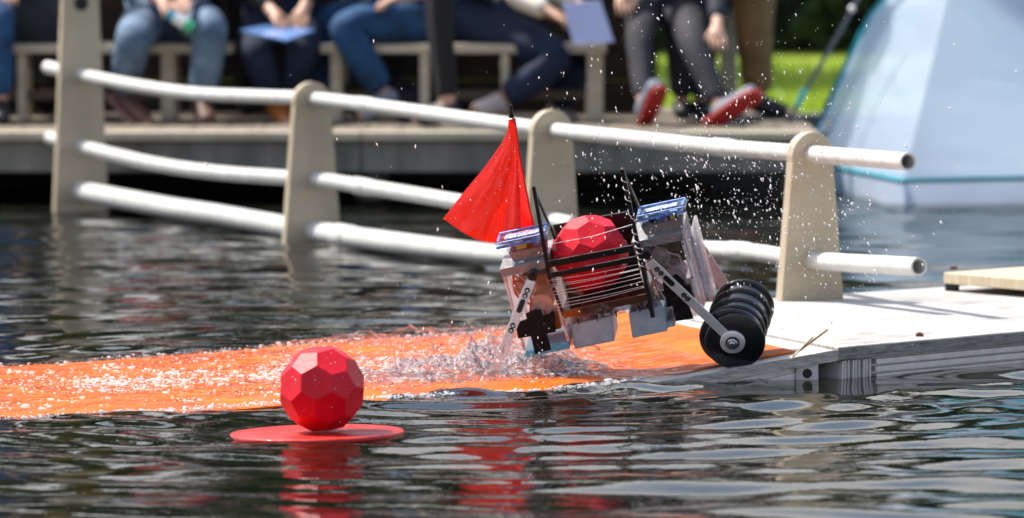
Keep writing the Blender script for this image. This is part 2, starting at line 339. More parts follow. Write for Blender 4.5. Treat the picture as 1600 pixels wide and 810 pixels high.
for k in range(9):
    r_ = MB(); wv = .012 if k % 3 else .006; a0 = A+fn*-.0195+fdir*(.022+k*.0152)
    r_.prism([a0+Vector((0, 0, -.08)), a0+fdir*wv+Vector((0, 0, -.08)), a0+fdir*wv+Vector((0, 0, .049)), a0+Vector((0, 0, .049))], fn*(.010 if k % 3 else .016))
    build('rib', r_, m_alud if k % 3 else m_alu, cb, bevel=.001)
for px, py in ((1437, 526), (1297, 459), (1540, 447)):
    p = atz(px, py, z1); s = MB(); s.cyl(p-Vector((0, 0, .004)), p+Vector((0, 0, .008)), .011, 6); s.cyl(p+Vector((0, 0, .008)), p+Vector((0, 0, .011)), .007, 10)
    build('bolt', s, m_rust, dock)
# floats under the deck, dark
f_ = MB(); f_.hexa([up(A+fdir*.25-fn*.12, -.3), up(FR-fn*.12, -.3), up(BR+fn*.1, -.3), up(Bk+bdir*.25+fn*.2, -.3)], [up(A+fdir*.25-fn*.12, .05), up(FR-fn*.12, .05), up(BR+fn*.1, .05), up(Bk+bdir*.25+fn*.2, .05)])
build('float', f_, m_dark, dock)

# raised board at the right on its bearers
zt = .145; c0, c1, c3 = atz(1474, 426, zt), atz(1640, 440, zt), atz(1640, 414, zt)
brd = empty('raised_board', (c0.x, c0.y, z1), 'pale wooden board raised on small feet at the right end of the dock', 'board')
pb = MB(); lo = -.034; c2 = c1+(c3-c0)*1.0
pb.hexa([q+Vector((0, 0, lo)) for q in (c0, c0+(c1-c0)*3, c0+(c1-c0)*3+(c3-c0)*3, c0+(c3-c0)*3)], [c0, c0+(c1-c0)*3, c0+(c1-c0)*3+(c3-c0)*3, c0+(c3-c0)*3])
build('board_panel', pb, mat('bare_pine', (.50, .40, .26), .7, var=.15, scale=6, bump=.2, stretch=(2, 12, 1), col2=(.62, .53, .38)), brd, bevel=.003)
for a_, b_2 in ((.03, .03), (.9, .1), (2.2, .3)):
    p = c0+(c1-c0)*a_+(c3-c0)*b_2; q = MB(); q.box((p.x-.012, p.y-.0, z1+.001), (p.x+.03, p.y+.05, zt+lo)); build('foot', q, mat('dark_rubber', (.03, .035, .045), .7), brd)
p = atz(1490, 421, zt); s = MB(); s.cyl(p, p+Vector((0, 0, .009)), .012, 6); build('bolt', s, m_rust, brd)

# ================================================================== RAMP
ramp = empty('ramp', (A.x, A.y, .06), 'hinged entry ramp under orange mat sloping from dock down into water', 'ramp')
m_ramp = mat('wet_white_ply', (.52, .52, .49), .35, var=.25, scale=10, bump=.35, bscale=40, coat=.3, col2=(.74, .74, .70))
NS = 90; SS = np.linspace(.012, LANE_LEN, NS)
def lane_sheet(ta, tb, dz, thick, s0=0, nt=22):
    """closed sheet following the lane, curled under along its wet edges"""
    rows = []
    for i in range(s0, NS):
        s = SS[i]; w_ = max(0., min(1., (.95-s)/.3)); t0 = ta*w_; t1 = 1-(1-tb)*w_
        rows.append([Vector([float(v) for v in lane(s, t0+(t1-t0)*((j/nt)**1.5 if j < nt/2 else 1-(1-j/nt)**1.5))])+Vector((0, 0, dz)) for j in range(nt+1)])
    mb = MB(); n = nt+1; m_ = len(rows); topv = [v for r_ in rows for v in r_]; low = [v-Vector((0, 0, thick)) for v in topv]; N_ = len(topv)
    mb.add(topv+low, [(i*n+j, (i+1)*n+j, (i+1)*n+j+1, i*n+j+1) for i in range(m_-1) for j in range(nt)]+[(N_+i*n+j, N_+i*n+j+1, N_+(i+1)*n+j+1, N_+(i+1)*n+j) for i in range(m_-1) for j in range(nt)]
      +[(i*n, N_+i*n, N_+(i+1)*n, (i+1)*n) for i in range(m_-1)]+[(i*n+nt, (i+1)*n+nt, N_+(i+1)*n+nt, N_+i*n+nt) for i in range(m_-1)]
      +[(j, j+1, N_+j+1, N_+j) for j in range(nt)]+[((m_-1)*n+j, N_+(m_-1)*n+j, N_+(m_-1)*n+j+1, (m_-1)*n+j+1) for j in range(nt)])
    return mb
build('ramp_panel', lane_sheet(0, 1, 0, .03), m_ramp, ramp)
m_or = mat('orange_mat', (.78, .095, .002), .5, var=.32, scale=3, bump=.5, bscale=55, coat=0, stretch=(1.4, 2.2, 1), spec=.2, col2=(.92, .18, .003))
build('orange_mat', lane_sheet(.05, .965, .006, .004, s0=1), m_or, ramp)
# side rail below the front edge near the hinge, hinge plate with a hole
f0, f1 = Vector(FRONT[0]), Vector(FRONT[1]); f2 = Vector(FRONT[2]); fo = Vector((.1, -1, 0)).normalized()
rb = MB()
for o_, za, zb in ((0, -.032, -.040), (.004, -.041, -.052), (.001, -.053, -.058), (.005, -.059, -.085)):
    a, b = f0+fo*(o_-.01)-Vector((.10, 0, 0)), f2+fo*(o_-.01)
    rb.prism([a+Vector((0, 0, za)), b+Vector((0, 0, za)), b+Vector((0, 0, zb)), a+Vector((0, 0, zb))], Vector((0, .02, 0)))
build('ramp_beam', rb, m_alu, ramp)
hp = MB(); a = f0+fo*.008-Vector((.115, 0, .041)); b = f0+fo*.008-Vector((.055, 0, .036))
hp.prism([a, b, b-Vector((0, 0, .07)), a-Vector((0, 0, .07))], Vector((0, .006, 0))); pl = build('hinge_plate', hp, m_alud, ramp, bevel=.001)
h = MB(); c = (a+b)/2-Vector((0, 0, .026)); h.cyl(c+Vector((0, -.0012, 0)), c+Vector((0, .004, 0)), .013, 24); build('pin_hole', h, m_dark, pl)
# ragged ply edge along the ramp front
e = MB()
def ed2(u, v):
    s = .0+u*.55; q = [float(t) for t in lane(s, 0.)]; j = .003*mnoise.noise(Vector((u*60, v*4, 2)))
    return Vector(q)+fo*(.003+j)+Vector((0, 0, -.030+.029*v))
e.grid(ed2, 80, 3); build('ply_edge', e, mat('frayed_ply', (.46, .43, .37), .85, var=.35, scale=18, bump=.6, stretch=(1, 1, 5), col2=(.62, .60, .55)), ramp)
# long splinter sticking up from the hinge
sp = empty('wood_splinter', atz(1262, 540, .088), 'thin pale wood splinter sticking up at the hinge of dock and ramp', 'splinter')
for (p, q, r_) in (((1238, 557, 16.60), (1293, 515, 16.63), .0042), ((1236, 562, 16.595), (1270, 527, 16.61), .003)):
    s = MB(); P, Q = at(*p), at(*q); s.tube([P, P.lerp(Q, .5)+Vector((.0, 0, .001)), Q], [r_*.4, r_, r_*.9], 6); build('sliver', s, mat('raw_wood', (.55, .44, .28), .8, var=.3, scale=60), sp)

# ================================================================== FENCE OF WHITE PIPES
m_pipe = mat('white_pvc', (.60, .60, .575), .38, var=.13, scale=14, bump=.06, bscale=40)
m_pl = mat('tan_painted_plywood', (.47, .395, .275), .5, var=.12, scale=4, bump=.15, bscale=90, col2=(.54, .46, .325))
fence = empty('fence', at(1270, 460, 18.5), 'white pipe fence on tan plywood posts running from pond up to dock', 'fence')
posts = [(1266, 18.5, .086, .595, .075, .112, 31), (861, 20.6, -.25, .582, .077, .128, 27), (487, 22.9, -.25, .598, .075, .133, 24), (126, 25.1, -.25, 1.02, .076, .126, 22)]
for i, (px, D, zb, ztp, rt, wb, ang) in enumerate(posts):
    c = at(px, 300, D); th = rad(ang); ax = Vector((sin(th), -cos(th), 0)); sd_ = Vector((cos(th), sin(th), 0))
    pts = [c-sd_*wb, c+sd_*wb]; pts = [Vector((p.x, p.y, zb)) for p in pts]
    for k in range(13):
        a_ = rad(-12+ (204)*k/12); pts.append(Vector((c.x, c.y, ztp-rt))+sd_*(rt*cos(a_))+Vector((0, 0, rt*sin(a_))))
    pb = MB(); pb.prism([p-ax*.02 for p in pts], ax*.036)
    po = build('fence_post', pb, m_pl, fence, bevel=.003)
    if i == 3:
        hc = Vector((c.x, c.y, .845))+ax*.0175; r_ = MB(); r_.cyl(hc, hc+ax*.002, .03, 20); build('pipe_hole', r_, m_dark, po)
def smooth_path(P, n=8):
    out = []
    for i in range(len(P)-1):
        p0 = P[max(i-1, 0)]; p1 = P[i]; p2 = P[i+1]; p3 = P[min(i+2, len(P)-1)]
        for k in range(n):
            t = k/n; out.append(.5*((2*p1)+(p2-p0)*t+(2*p0-5*p1+4*p2-p3)*t*t+(3*p1-p0-3*p2+p3)*t**3))
    out.append(P[-1]); return out
rails = [
 ([(74, 105, 24.5), (125, 117, 24), (230, 137, 23.4), (310, 147, 23.0), (400, 151, 22.6), (490, 155, 22.2), (600, 168, 21.6), (735, 187, 20.85), (865, 204, 20.2), (1000, 218, 19.6), (1130, 231, 19.1), (1266, 241, 18.5), (1419, 253, 17.85)], .0262, (566, 1131)),
 ([(78, 216, 24.5), (125, 229, 24), (240, 256, 23.3), (350, 271, 22.75), (490, 281, 22.2), (565, 291, 21.8), (735, 319, 20.9), (835, 339, 20.3), (897, 352, 20.0)], .0275, (570,)),
 ([(112, 297, 24.1), (125, 299, 24), (250, 322, 23.3), (350, 337, 22.8), (490, 362, 22.2), (620, 380, 21.5), (780, 398, 20.7), (865, 400, 20.2), (1000, 390, 19.6), (1155, 393, 19.0), (1266, 407, 18.5), (1436, 417, 17.9)], [.041, .041, .041, .040, .040, .039, .034, .032, .030, .028, .0275, .0275], (1157, 545)),
]
for pts, r_, coup in rails:
    P = [at(p[0], p[1], float(np.interp(p[2], (17.8, 18.5, 20.2, 22.2, 24, 24.5), (17.8, 18.5, 20.6, 22.9, 25.1, 25.36)))) for p in pts]; SP = smooth_path(P); rr = r_ if not isinstance(r_, list) else [float(np.interp(i/8, range(len(r_)), r_)) for i in range(len(SP))]
    t_ = MB(); t_.tube(SP, rr, 20, hollow=True, wall=.78); ro = build('rail_pipe', t_, m_pipe, fence)
    for cx in coup:
        k = min(range(len(SP)), key=lambda i: abs(SP[i].x/SP[i].y*FPX+800-cx)); k = min(max(k, 1), len(SP)-2)
        dd = (SP[k+1]-SP[k-1]).normalized(); rad_ = (rr if not isinstance(rr, list) else rr[k]); c = SP[k]
        q = MB(); q.tube([c-dd*.075, c-dd*.07, c+dd*.07, c+dd*.075], [rad_*1.0, rad_*1.12, rad_*1.12, rad_*1.0], 20); build('coupling', q, m_pipe, ro)

# ================================================================== FACETED BALLS AND FLOAT
def truncated_icosahedron():
    ph = (1+5**.5)/2; base = []
    import itertools
    def cyc(t):
        for sgn in itertools.product(*[(1, -1) if c else (1,) for c in t]):
            v = [a*b for a, b in zip(t, sgn)]
            for k in range(3): base.append((v[k % 3], v[(k+1) % 3], v[(k+2) % 3]))
    cyc((0, 1, 3*ph)); cyc((1, 2+ph, 2*ph)); cyc((ph, 2, 2*ph+1))
    bm = bmesh.new()
    for v in set(tuple(round(c, 6) for c in b) for b in base): bm.verts.new(Vector(v).normalized())
    bmesh.ops.convex_hull(bm, input=bm.verts); bmesh.ops.dissolve_limit(bm, angle_limit=rad(2), verts=bm.verts, edges=bm.edges)
    bm.verts.ensure_lookup_table(); bm.faces.ensure_lookup_table()
    vs = [v.co.copy() for v in bm.verts]; bm.verts.index_update(); fs = [[v.index for v in f.verts] for f in bm.faces]; bm.free(); return vs, fs
TI_V, TI_F = truncated_icosahedron()
def oriented(npent, nhex):
    """rotation that sends one pentagon normal to npent and turns a neighbouring hexagon as near nhex as it goes"""
    cen = [(sum((TI_V[i] for i in f), Vector())/len(f)).normalized() for f in TI_F]
    pi_ = next(i for i, f in enumerate(TI_F) if len(f) == 5); hx = max((i for i, f in enumerate(TI_F) if len(f) == 6), key=lambda i: cen[i].dot(cen[pi_]))
    def frame(a, b):
        a = a.normalized(); b = (b-a*b.dot(a)).normalized(); return Matrix((a, b, a.cross(b))).transposed()
    return frame(Vector(npent), Vector(nhex)) @ frame(cen[pi_], cen[hx]).transposed()
m_ball = mat('red_moulded_plastic', (.66, .003, .016), .48, var=.16, scale=7, bump=.14, bscale=60, coat=.04, spec=.28, col2=(.74, .005, .024))
def ball(name, c, r, npent, nhex, label):
    R = oriented(npent, nhex); mb = MB(); mb.add([R@v*r+c for v in TI_V], TI_F)
    o = build(name, mb, m_ball, None, origin=(c.x, c.y, c.z), bevel=.0022, seg=2); return tag(o, label, 'ball', 'red faceted balls')
fc = atz(495, 675, .006)
fd = MB(); R0 = .214
fd.lathe([(.001, .002), (R0-.003, .002), (R0, .000), (R0, -.008), (R0-.003, -.010), (.001, -.010)], 72, Matrix.Translation((fc.x, fc.y, .004))@Matrix.Rotation(rad(-1.3), 4, 'Y'))
m_disk = mat('red_foam_disk', (.52, .010, .010), .4, var=.3, scale=14, bump=.3, bscale=60, coat=.15, spec=.3, col2=(.66, .045, .035))
flt = build('float_disk', fd, m_disk, None, origin=(fc.x, fc.y, .010)); tag(flt, 'thin round red float disk lying on water under the red ball', 'float')
bc = at(503, 604, fc.y-.01); bc.z = .008+.1045
ball('faceted_ball', bc, .1075, (-.37, -.62, .69), (-.09, -.977, .19), 'red faceted ball sitting on round red float disk')

# ================================================================== ROBOT
# local frame: x along its long side, y to the back, z up; leaning as it climbs the ramp
ROT = Matrix.Rotation(rad(-12.5), 3, 'Y') @ Matrix.Rotation(rad(-10), 3, 'Z') @ Matrix.Rotation(rad(15), 3, 'X')
KZ = .953      # robot height over its drawn height
OR = at(930, 440, 16.62)
def LR(px, py, y=0):
    rl = ROT.transposed()@Vector(ray(px, py)); cl = ROT.transposed()@(Vector(_C)-OR); q = cl+rl*((y-cl.y)/rl.y); return Vector((q.x, q.y, q.z/KZ))
robot = empty('robot', OR, 'wheeled amphibious robot with clear towers carrying a red ball up the orange ramp', 'robot')
robot.rotation_euler = ROT.to_euler(); robot.scale = (1, 1, KZ)
m_acr = film('clear_acrylic', (.97, .95, .96), .04, .13, 22, 1.42, (1, .95, .96))
m_acr2 = film('frosted_acrylic', (.82, .82, .86), .15, .42, 60, 1.49, (.95, .93, .97))
m_clear = film('clear_tub', (.90, .94, .98), .06, .30, 50, 1.5, (.9, .95, 1))
m_frost = cloth('milky_acrylic', (.80, .77, .79), .7, .25, 25, clear=.6)
m_edgew = mat('acrylic_edge', (.62, .60, .62), .25, var=.25, scale=30, coat=.5, col2=(.85, .80, .82))
m_tape = mat('grey_duct_tape', (.25, .24, .245), .38, .2, var=.15, scale=30, bump=.5, bscale=60)
m_btape = mat('black_tape', (.007, .007, .008), .6, spec=.15, var=.3, scale=30, bump=.6, bscale=50)
m_blk = mat('black_plastic', (.009, .009, .010), .35, var=.3, scale=30, coat=.1, spec=.3)
m_wheel = mat('black_rubber_disc', (.007, .007, .008), .22, var=.4, scale=20, bump=.15, bscale=40, coat=.25)
m_barm = mat('brushed_aluminium', (.66, .66, .66), .32, .4, var=.08, scale=8, bump=.1, bscale=150, stretch=(1, 1, 8))
m_steel = mat('steel_bolt', (.55, .55, .56), .2, 1)
m_blue = mat('blue_lid', (.03, .15, .66), .3, var=.3, scale=60, coat=.5, col2=(.16, .36, .88))
m_lid = film('lid_film', (.80, .88, 1), .08, .35, 40, 1.5, (.85, .92, 1))
m_foam = mat('pale_blue_foam', (.27, .40, .50), .4, var=.1, scale=12, bump=.12, bscale=80, col2=(.40, .53, .62))
m_cyan = mat('blue_foam_strip', (.12, .46, .66), .5, var=.15, scale=20)
m_red_w = mat('red_wire', (.50, .02, .015), .35); m_brn = mat('grey_gear', (.34, .30, .28), .5, var=.4, scale=40, col2=(.52, .47, .44))
m_str = mat('white_string', (.80, .80, .80), .6)
m_pink = mat('pink_acrylic', (.62, .42, .41), .25, var=.1, scale=14, coat=.4)
m_yel = mat('yellow_chip', (.65, .5, .05), .4); m_mag = mat('magenta_wire', (.45, .06, .25), .4); m_wht = mat('white_plastic', (.75, .75, .74), .35)
def rb(name, lo, hi, m, parent=None, bevel=.001):
    q = MB(); q.box(lo, hi); return build(name, q, m, parent or robot, True, bevel)
def plate_tube(name, pts, r, m, parent=None, n=8):
    q = MB(); q.tube(pts, r, n); return build(name, q, m, parent or robot, True)

def tower(x0, x1, z0, z1, y1, seed):
    """clear box on end: walls, corner strips, motor, gears and wiring inside"""
    t = 0.004
    q = MB(); q.box((x0, 0, z0), (x1, t, z1)); body = build('tower_window', q, m_acr, robot, True)
    for lo, hi in (((x0, t, z0), (x0+t, y1, z1)), ((x1-t, t, z0), (x1, y1, z1)), ((x0+t, y1-t, z0), (x1-t, y1, z1)), ((x0, 0, z0-t), (x1, y1, z0))):
        q = MB(); q.box(lo, hi); build('tower_wall', q, m_frost, robot, True)
    for cx in (x0-.003, x1-.005):
        for cy in (-.003, y1-.005): rb('corner_strip', (cx, cy, z0-.003), (cx+.008, cy+.008, z1), m_edgew)
    rb('tape_band', (x0-.005, -.005, z1+.001), (x1+.005, y1+.004, z1+.026), m_tape)
    r = random.Random(seed); cx = (x0+x1)/2
    for sx_ in (x0+.001, x1-.001):
        for sz_ in (z0+.012, (z0+z1)/2, z1-.010):
            q = MB(); q.cyl((sx_, -.0055, sz_), (sx_, -.003, sz_), .0032, 8); build('tower_screw', q, m_steel, robot, True)
    q = MB(); q.cyl((cx+.01, .03, z0+.11), (cx+.01, .10, z0+.11), .033, 20); q.cyl((cx+.01, .022, z0+.11), (cx+.01, .03, z0+.11), .012, 12); build('motor', q, mat('motor_can', (.50, .48, .47), .35, .2, var=.2), robot, True)
    q = MB(); q.cyl((cx-.018, .03, z0+.175), (cx-.018, .05, z0+.175), .032, 20); q.cyl((cx-.018, .022, z0+.175), (cx-.018, .03, z0+.175), .01, 12); build('gear', q, m_brn, robot, True)
    rb('gearbox', (x0+.02, .05, z0+.02), (x1-.02, .11, z0+.075), m_blk, bevel=.004)
    rb('circuit_board', (x0+.025, y1-.02, z0+.12), (x1-.015, y1-.015, z1-.01), mat('board_green', (.06, .12, .08), .4, var=.5, scale=60, col2=(.2, .18, .1)))
    for k in range(9):
        a = Vector((x0+.012+r.random()*.03, .012+r.random()*.05, z1-.005-r.random()*.02)); b = Vector((cx+r.uniform(-.03, .04), .02+r.random()*.06, z0+.04+r.random()*.12))
        mid = [a.lerp(b, f)+Vector((r.uniform(-.03, .03), r.uniform(-.012, .012), r.uniform(-.02, .02))) for f in (.33, .66)]
        mid = [Vector((min(max(p.x, x0+.008), x1-.008), min(max(p.y, .008), y1-.01), p.z)) for p in mid]
        plate_tube('wire', smooth_path([a]+mid+[b], 5), .0021 if k else .0035, (m_red_w, m_brn, m_red_w, m_wht, m_mag)[k % 5])
def container(x0, x1, z0, z1, y0, y1, lidx0, lidx1, seed):
    """food tub with clipped lid, electronics inside, tape round its lower half"""
    zl = z1-.017; ins = .012
    q = MB(); bt = [(x0+ins, y0+ins, z0), (x1-ins, y0+ins, z0), (x1-ins, y1-ins, z0), (x0+ins, y1-ins, z0)]; tp = [(x0, y0, zl), (x1, y0, zl), (x1, y1, zl), (x0, y1, zl)]
    q.add(bt+tp, [(3, 2, 1, 0), (0, 1, 5, 4), (1, 2, 6, 5), (2, 3, 7, 6), (3, 0, 4, 7)]); tub = build('tub', q, m_clear, robot, True, .003)
    q = MB(); k = .5; lp = lambda a, b, f: tuple(a[i]*(1-f)+b[i]*f for i in range(3))
    lo_ = [lp(b, t, .06) for b, t in zip(bt, tp)]; hi_ = [lp(b, t, .55) for b, t in zip(bt, tp)]; c = Vector(((x0+x1)/2, (y0+y1)/2, 0)); gr = lambda p: (c.x+(p[0]-c.x)*1.03, c.y+(p[1]-c.y)*1.03, p[2])
    lo_ = [gr(p) for p in lo_]; hi_ = [gr(p) for p in hi_]
    q.add(lo_+hi_, [(0, 1, 5, 4), (1, 2, 6, 5), (2, 3, 7, 6), (3, 0, 4, 7)]); build('tub_tape', q, m_tape, tub, True)
    lid_ = MB(); lid_.box((lidx0, y0-.012, zl+.001), (lidx1, y1+.012, zl+.009)); lid = build('lid', lid_, m_lid, robot, True, .003)
    for a, b in (((lidx0+.004, y0-.010, zl+.010), (lidx1-.004, y0-.004, zl+.013)), ((lidx0+.004, y1+.003, zl+.010), (lidx1-.004, y1+.010, zl+.015)), ((lidx0+.004, y0+.0065, zl+.010), (lidx0+.012, y1-.0065, zl+.014)), ((lidx1-.012, y0+.0065, zl+.010), (lidx1-.004, y1-.0065, zl+.015))):
        q = MB(); q.box(a, b); build('lid_rim', q, m_blue, lid, True, .002)
    q = MB(); q.box((lidx0+.024, y0+.014, zl+.0095), (lidx1-.024, y1-.014, zl+.013)); build('lid_panel', q, mat('pale_blue_lid', (.06, .19, .66), .2, var=.5, scale=70, coat=.8, bump=.5, col2=(.70, .80, .95)), lid, True, .002)
    q = MB(); q.box((lidx0+.002, y0-.0135, zl-.004), (lidx1-.002, y0-.0122, zl+.003)); build('lid_lip', q, m_blue, lid, True)
    r = random.Random(seed)
    for k in range(6):
        bx = x0+ins+.008+r.random()*(x1-x0-2*ins-.03); rb('electronics', (bx, y0+ins+.003+.004*k, zl-.032+r.random()*.006), (bx+.012+r.random()*.02, y0+ins+.018+.004*k, zl-.010+r.random()*.006), (m_yel, m_blk, m_mag, m_blue, m_wht, m_blk)[k], tub)
tower(-.240, -.114, -.158, .070, .15, 3); container(-.216, -.104, .097, .178, .005, .068, -.240, -.094, 1)
tower(.130, .262, -.160, .068, .15, 8); container(.156, .278, .095, .172, .002, .056, .154, .292, 2)
# tape crosses and strips on the tower fronts
def strip(name, pts, m, y=-.006):
    q = MB(); q.prism([(a, y, b) for a, b in pts], (0, .002, 0)); return build(name, q, m, robot, True)
strip('tape_strip', [(-.213, -.175), (-.166, -.172), (-.164, -.048), (-.178, -.043), (-.208, -.050)], m_btape, -.0065)
strip('tape_strip', [(-.246, -.118), (-.140, -.122), (-.134, -.066), (-.190, -.062), (-.243, -.072)], m_btape, -.009)
strip('tape_strip', [(.186, -.165), (.236, -.168), (.232, -.098), (.238, -.050), (.222, -.026), (.180, -.036), (.176, -.088), (.190, -.10)], m_btape)
rb('foam_strip', (-.238, -.004, -.182), (-.116, .14, -.164), m_cyan); rb('foam_strip', (.130, .0, -.182), (.180, .14, -.166), m_foam)
# frosted rear wall pieces on the right tower
rb('side_panel', (.264, .030, -.15), (.270, .140, .062), m_frost); rb('side_panel', (.281, .050, -.15), (.289, .165, .074), m_frost)
q = MB(); q.box((.2705, .06, -.14), (.2805, .14, .05)); build('side_spacer', q, film('crinkled_film', (.7, .72, .8), .12, .5, 90, 1.5), robot, True, .004)
# arms
def arm(p0, p1, w_, y, th, lean=0, point=False):      # lean: how far the lower end stands out to the front
    p0, p1 = Vector((p0[0], 0, p0[1])), Vector((p1[0], 0, p1[1])); dv = (p1-p0).normalized(); nv = Vector((-dv.z, 0, dv.x)); w_ /= 2
    if point: pts = [p0+nv*w_, p0-nv*w_, p1-dv*.045-nv*w_, p1-nv*.004+nv*.002, p1-dv*.02+nv*w_]
    else: pts = [p0+nv*w_, p0-nv*w_, p1-nv*w_*.9, p1+nv*w_*.9]
    q = MB(); q.prism([p+Vector((0, y, 0)) for p in pts], (0, th, 0)); a = build('arm', q, m_barm, robot, True, .001)
    def tilt(o):
        for v in o.data.vertices: v.co.y -= lean*(v.co-p0).dot(dv)/(p1-p0).length
    tilt(a)
    Ln = (p1-p0).length
    for f, long_ in ((.10, 0), (.155, 0), (.26, 1), (.46, 0), (.51, 0)):
        c = p0+dv*f*Ln*.9; q = MB(); yy = y-.0012; r_ = .0075
        if long_: q.prism([c+nv*r_*sin(k)+dv*(r_*cos(k)+(.012 if cos(k) > 0 else -.012))+Vector((0, yy, 0)) for k in [2*pi*i/16 for i in range(16)]], (0, .003, 0))
        else: q.cyl(c+Vector((0, yy, 0)), c+Vector((0, yy+.003, 0)), r_, 16)
        tilt(build('slot', q, m_blk, a, True))
        if not long_:
            q = MB(); q.cyl(c+Vector((0, yy-.003, 0)), c+Vector((0, yy-.0002, 0)), .0042, 6); tilt(build('arm_bolt', q, m_steel, a, True))
    return a, p0, p1
al, _, _ = arm((-.163, .054), (-.340, -.202), .026, -.034, .006, .10, point=True)
q = MB(); q.cyl((-.157, -.036, .066), (-.157, .02, .066), .013, 20); q.cyl((-.157, -.04, .066), (-.157, -.036, .066), .007, 12); build('axle_knob', q, m_blk, robot, True)
HUB = (.331, -.243)
ar, _, p1 = arm((.167, .042), HUB, .027, -.052, .006)
q = MB(); q.cyl((.162, -.045, .060), (.162, .02, .060), .013, 20); build('axle_knob', q, m_blk, robot, True)
def disc(c, y, r_, th, m, name, parent=None, n=56):
    q = MB(); M = Matrix.Translation((c[0], y, c[1]))@Matrix.Rotation(pi/2, 4, 'X')
    q.lathe([(.001, th), (r_-.003, th), (r_, th*.7), (r_, th*.3), (r_-.003, 0), (.001, 0)], n, M); return build(name, q, m, parent or robot, True)
q = MB(); M = Matrix.Translation((HUB[0], -.050, HUB[1]))@Matrix.Rotation(pi/2, 4, 'X'); q.lathe([(.001, .008), (.031, .008), (.034, .006), (.034, 0), (.001, 0)], 40, M); hubring = build('hub_ring', q, m_barm, ar, True)
disc(HUB, -.0585, .019, .004, m_blk, 'hub_washer', ar, 32); disc(HUB, -.0635, .0155, .004, m_steel, 'hub_nut', ar, 6); disc(HUB, -.068, .0075, .004, m_steel, 'hub_screw', ar, 16)
for k, (dx, dz, y, rr) in enumerate(((.004, -.006, -.040, .082), (-.008, .004, -.022, .084), (.0, .0, .010, .085), (.003, .002, .060, .085), (.008, .004, .125, .085), (.013, .006, .185, .084))):
    d_ = disc((HUB[0]+dx, HUB[1]+dz), y+.006, rr, .006, m_wheel, 'wheel_disc')
    q = MB(); M = Matrix.Translation((HUB[0]+dx, y+.0035, HUB[1]+dz))@Matrix.Rotation(pi/2, 4, 'X')
    q.lathe([(rr-.002, .0005), (rr+.0012, .0), (rr+.0012, -.0025), (rr-.002, -.003)], 56, M); build('disc_rim', q, mat('worn_rim', (.05, .05, .055), .25, var=.5, scale=30, coat=.4), d_, True)
q = MB(); q.cyl((HUB[0], -.03, HUB[1]), (HUB[0]+.011, .19, HUB[1]+.004), .078, 44); build('wheel_drum', q, m_wheel, robot, True)
p0, p1 = Vector((.250, .19, .03)), Vector((HUB[0], .19, HUB[1])); dv = (p1-p0).normalized(); nv = Vector((-dv.z, 0, dv.x))*.016
q = MB(); q.prism([p0+nv, p0-nv, p1-nv, p1+nv], (0, .006, 0)); build('rear_arm', q, m_pink, robot, True, .001)
# basket: leaning side frames, bars, floor, strings
def flatbar(name, a, b, w_, th=.006, m=m_blk):
    a, b = Vector(a), Vector(b); dv = (b-a).normalized(); sx = Vector((1, 0, 0)); n_ = dv.cross(sx).normalized()*w_/2
    q = MB(); q.prism([a+n_, a-n_, b-n_, b+n_], sx*th); return build(name, q, m, robot, True, .0007)
tl, tr = LR(831, 292, .01), LR(969, 265, .01)
flatbar('basket_post', tl+Vector((0, 0, 0)), (-.120, -.02, .045), .010, .010); flatbar('basket_post', tl+Vector((0, .002, -.006)), LR(866, 374, .16), .012)
flatbar('basket_post', (-.120, -.018, .06), (-.110, -.01, -.075), .014)
flatbar('basket_post', tr, (.128, -.03, -.13), .011, .011); flatbar('basket_post', tr+Vector((.001, .004, -.002)), LR(1003, 338, .13), .014)
flatbar('basket_post', (.140, .01, .06), (.132, .0, -.10), .012)
q = MB(); q.prism([(-.105, -.036, .081), (.132, -.036, .077), (.132, -.036, .096), (-.105, -.036, .101)], (0, .006, 0)); build('basket_bar', q, m_blk, robot, True, .0007)
q = MB(); q.prism([(-.112, -.034, .048), (.134, -.034, .045), (.134, -.034, .061), (-.112, -.034, .064)], (0, .006, 0)); build('basket_bar', q, m_blk, robot, True, .0007)
a, b = LR(864, 352, .2), LR(985, 330, .2); q = MB(); q.prism([a, b, b-Vector((0, 0, .045)), a-Vector((0, 0, .045))], (0, .006, 0)); build('back_panel', q, m_blk, robot, True, .001)
a = a-Vector((.03, 0, 0)); q = MB(); q.prism([a-Vector((0, 0, .0465)), b-Vector((0, 0, .0465)), b-Vector((0, 0, .26)), a-Vector((0, 0, .26))], (0, .006, 0)); build('back_panel', q, m_blk, robot, True, .001)
m_tray = mat('glossy_dark_tray', (.05, .018, .010), .08, var=.3, coat=1, col2=(.10, .03, .012))
rb('basket_floor', (-.108, -.02, -.072), (.134, .20, -.066), m_tray); rb('tray_lip', (-.104, -.026, -.080), (.134, -.0205, -.058), m_tray)
for k, (za, zb, ya) in enumerate(((.043, .036, -.034), (.028, .022, -.032), (.021, .020, -.031), (.006, .006, -.03), (-.004, -.006, -.029), (-.024, -.019, -.027), (-.034, -.034, -.026), (-.045, -.038, -.025))):
    mid = Vector((.01, ya-.001, (za+zb)/2-.003)); plate_tube('string', smooth_path([Vector((-.114, ya, za)), mid, Vector((.130, ya, zb))], 4), .0007, m_str, None, 5)
plate_tube('string', [LR(858, 382, -.045), LR(925, 370, -.05), LR(988, 351, -.045)], .0010, m_str, None, 5)
wr = []; A_, B_2 = tr+Vector((.004, -.002, -.012)), Vector((.138, -.028, -.02))
for i in range(220):
    t = i/219; c = A_.lerp(B_2, t); th = t*2*pi*(10+1.5*sin(t*9)); wr.append(c+Vector((cos(th)*.0065, sin(th)*.0065, 0))+Vector((random.uniform(-.001, .001), 0, random.uniform(-.001, .001))))
plate_tube('string_wrap', wr, .0012, m_str, None, 5)
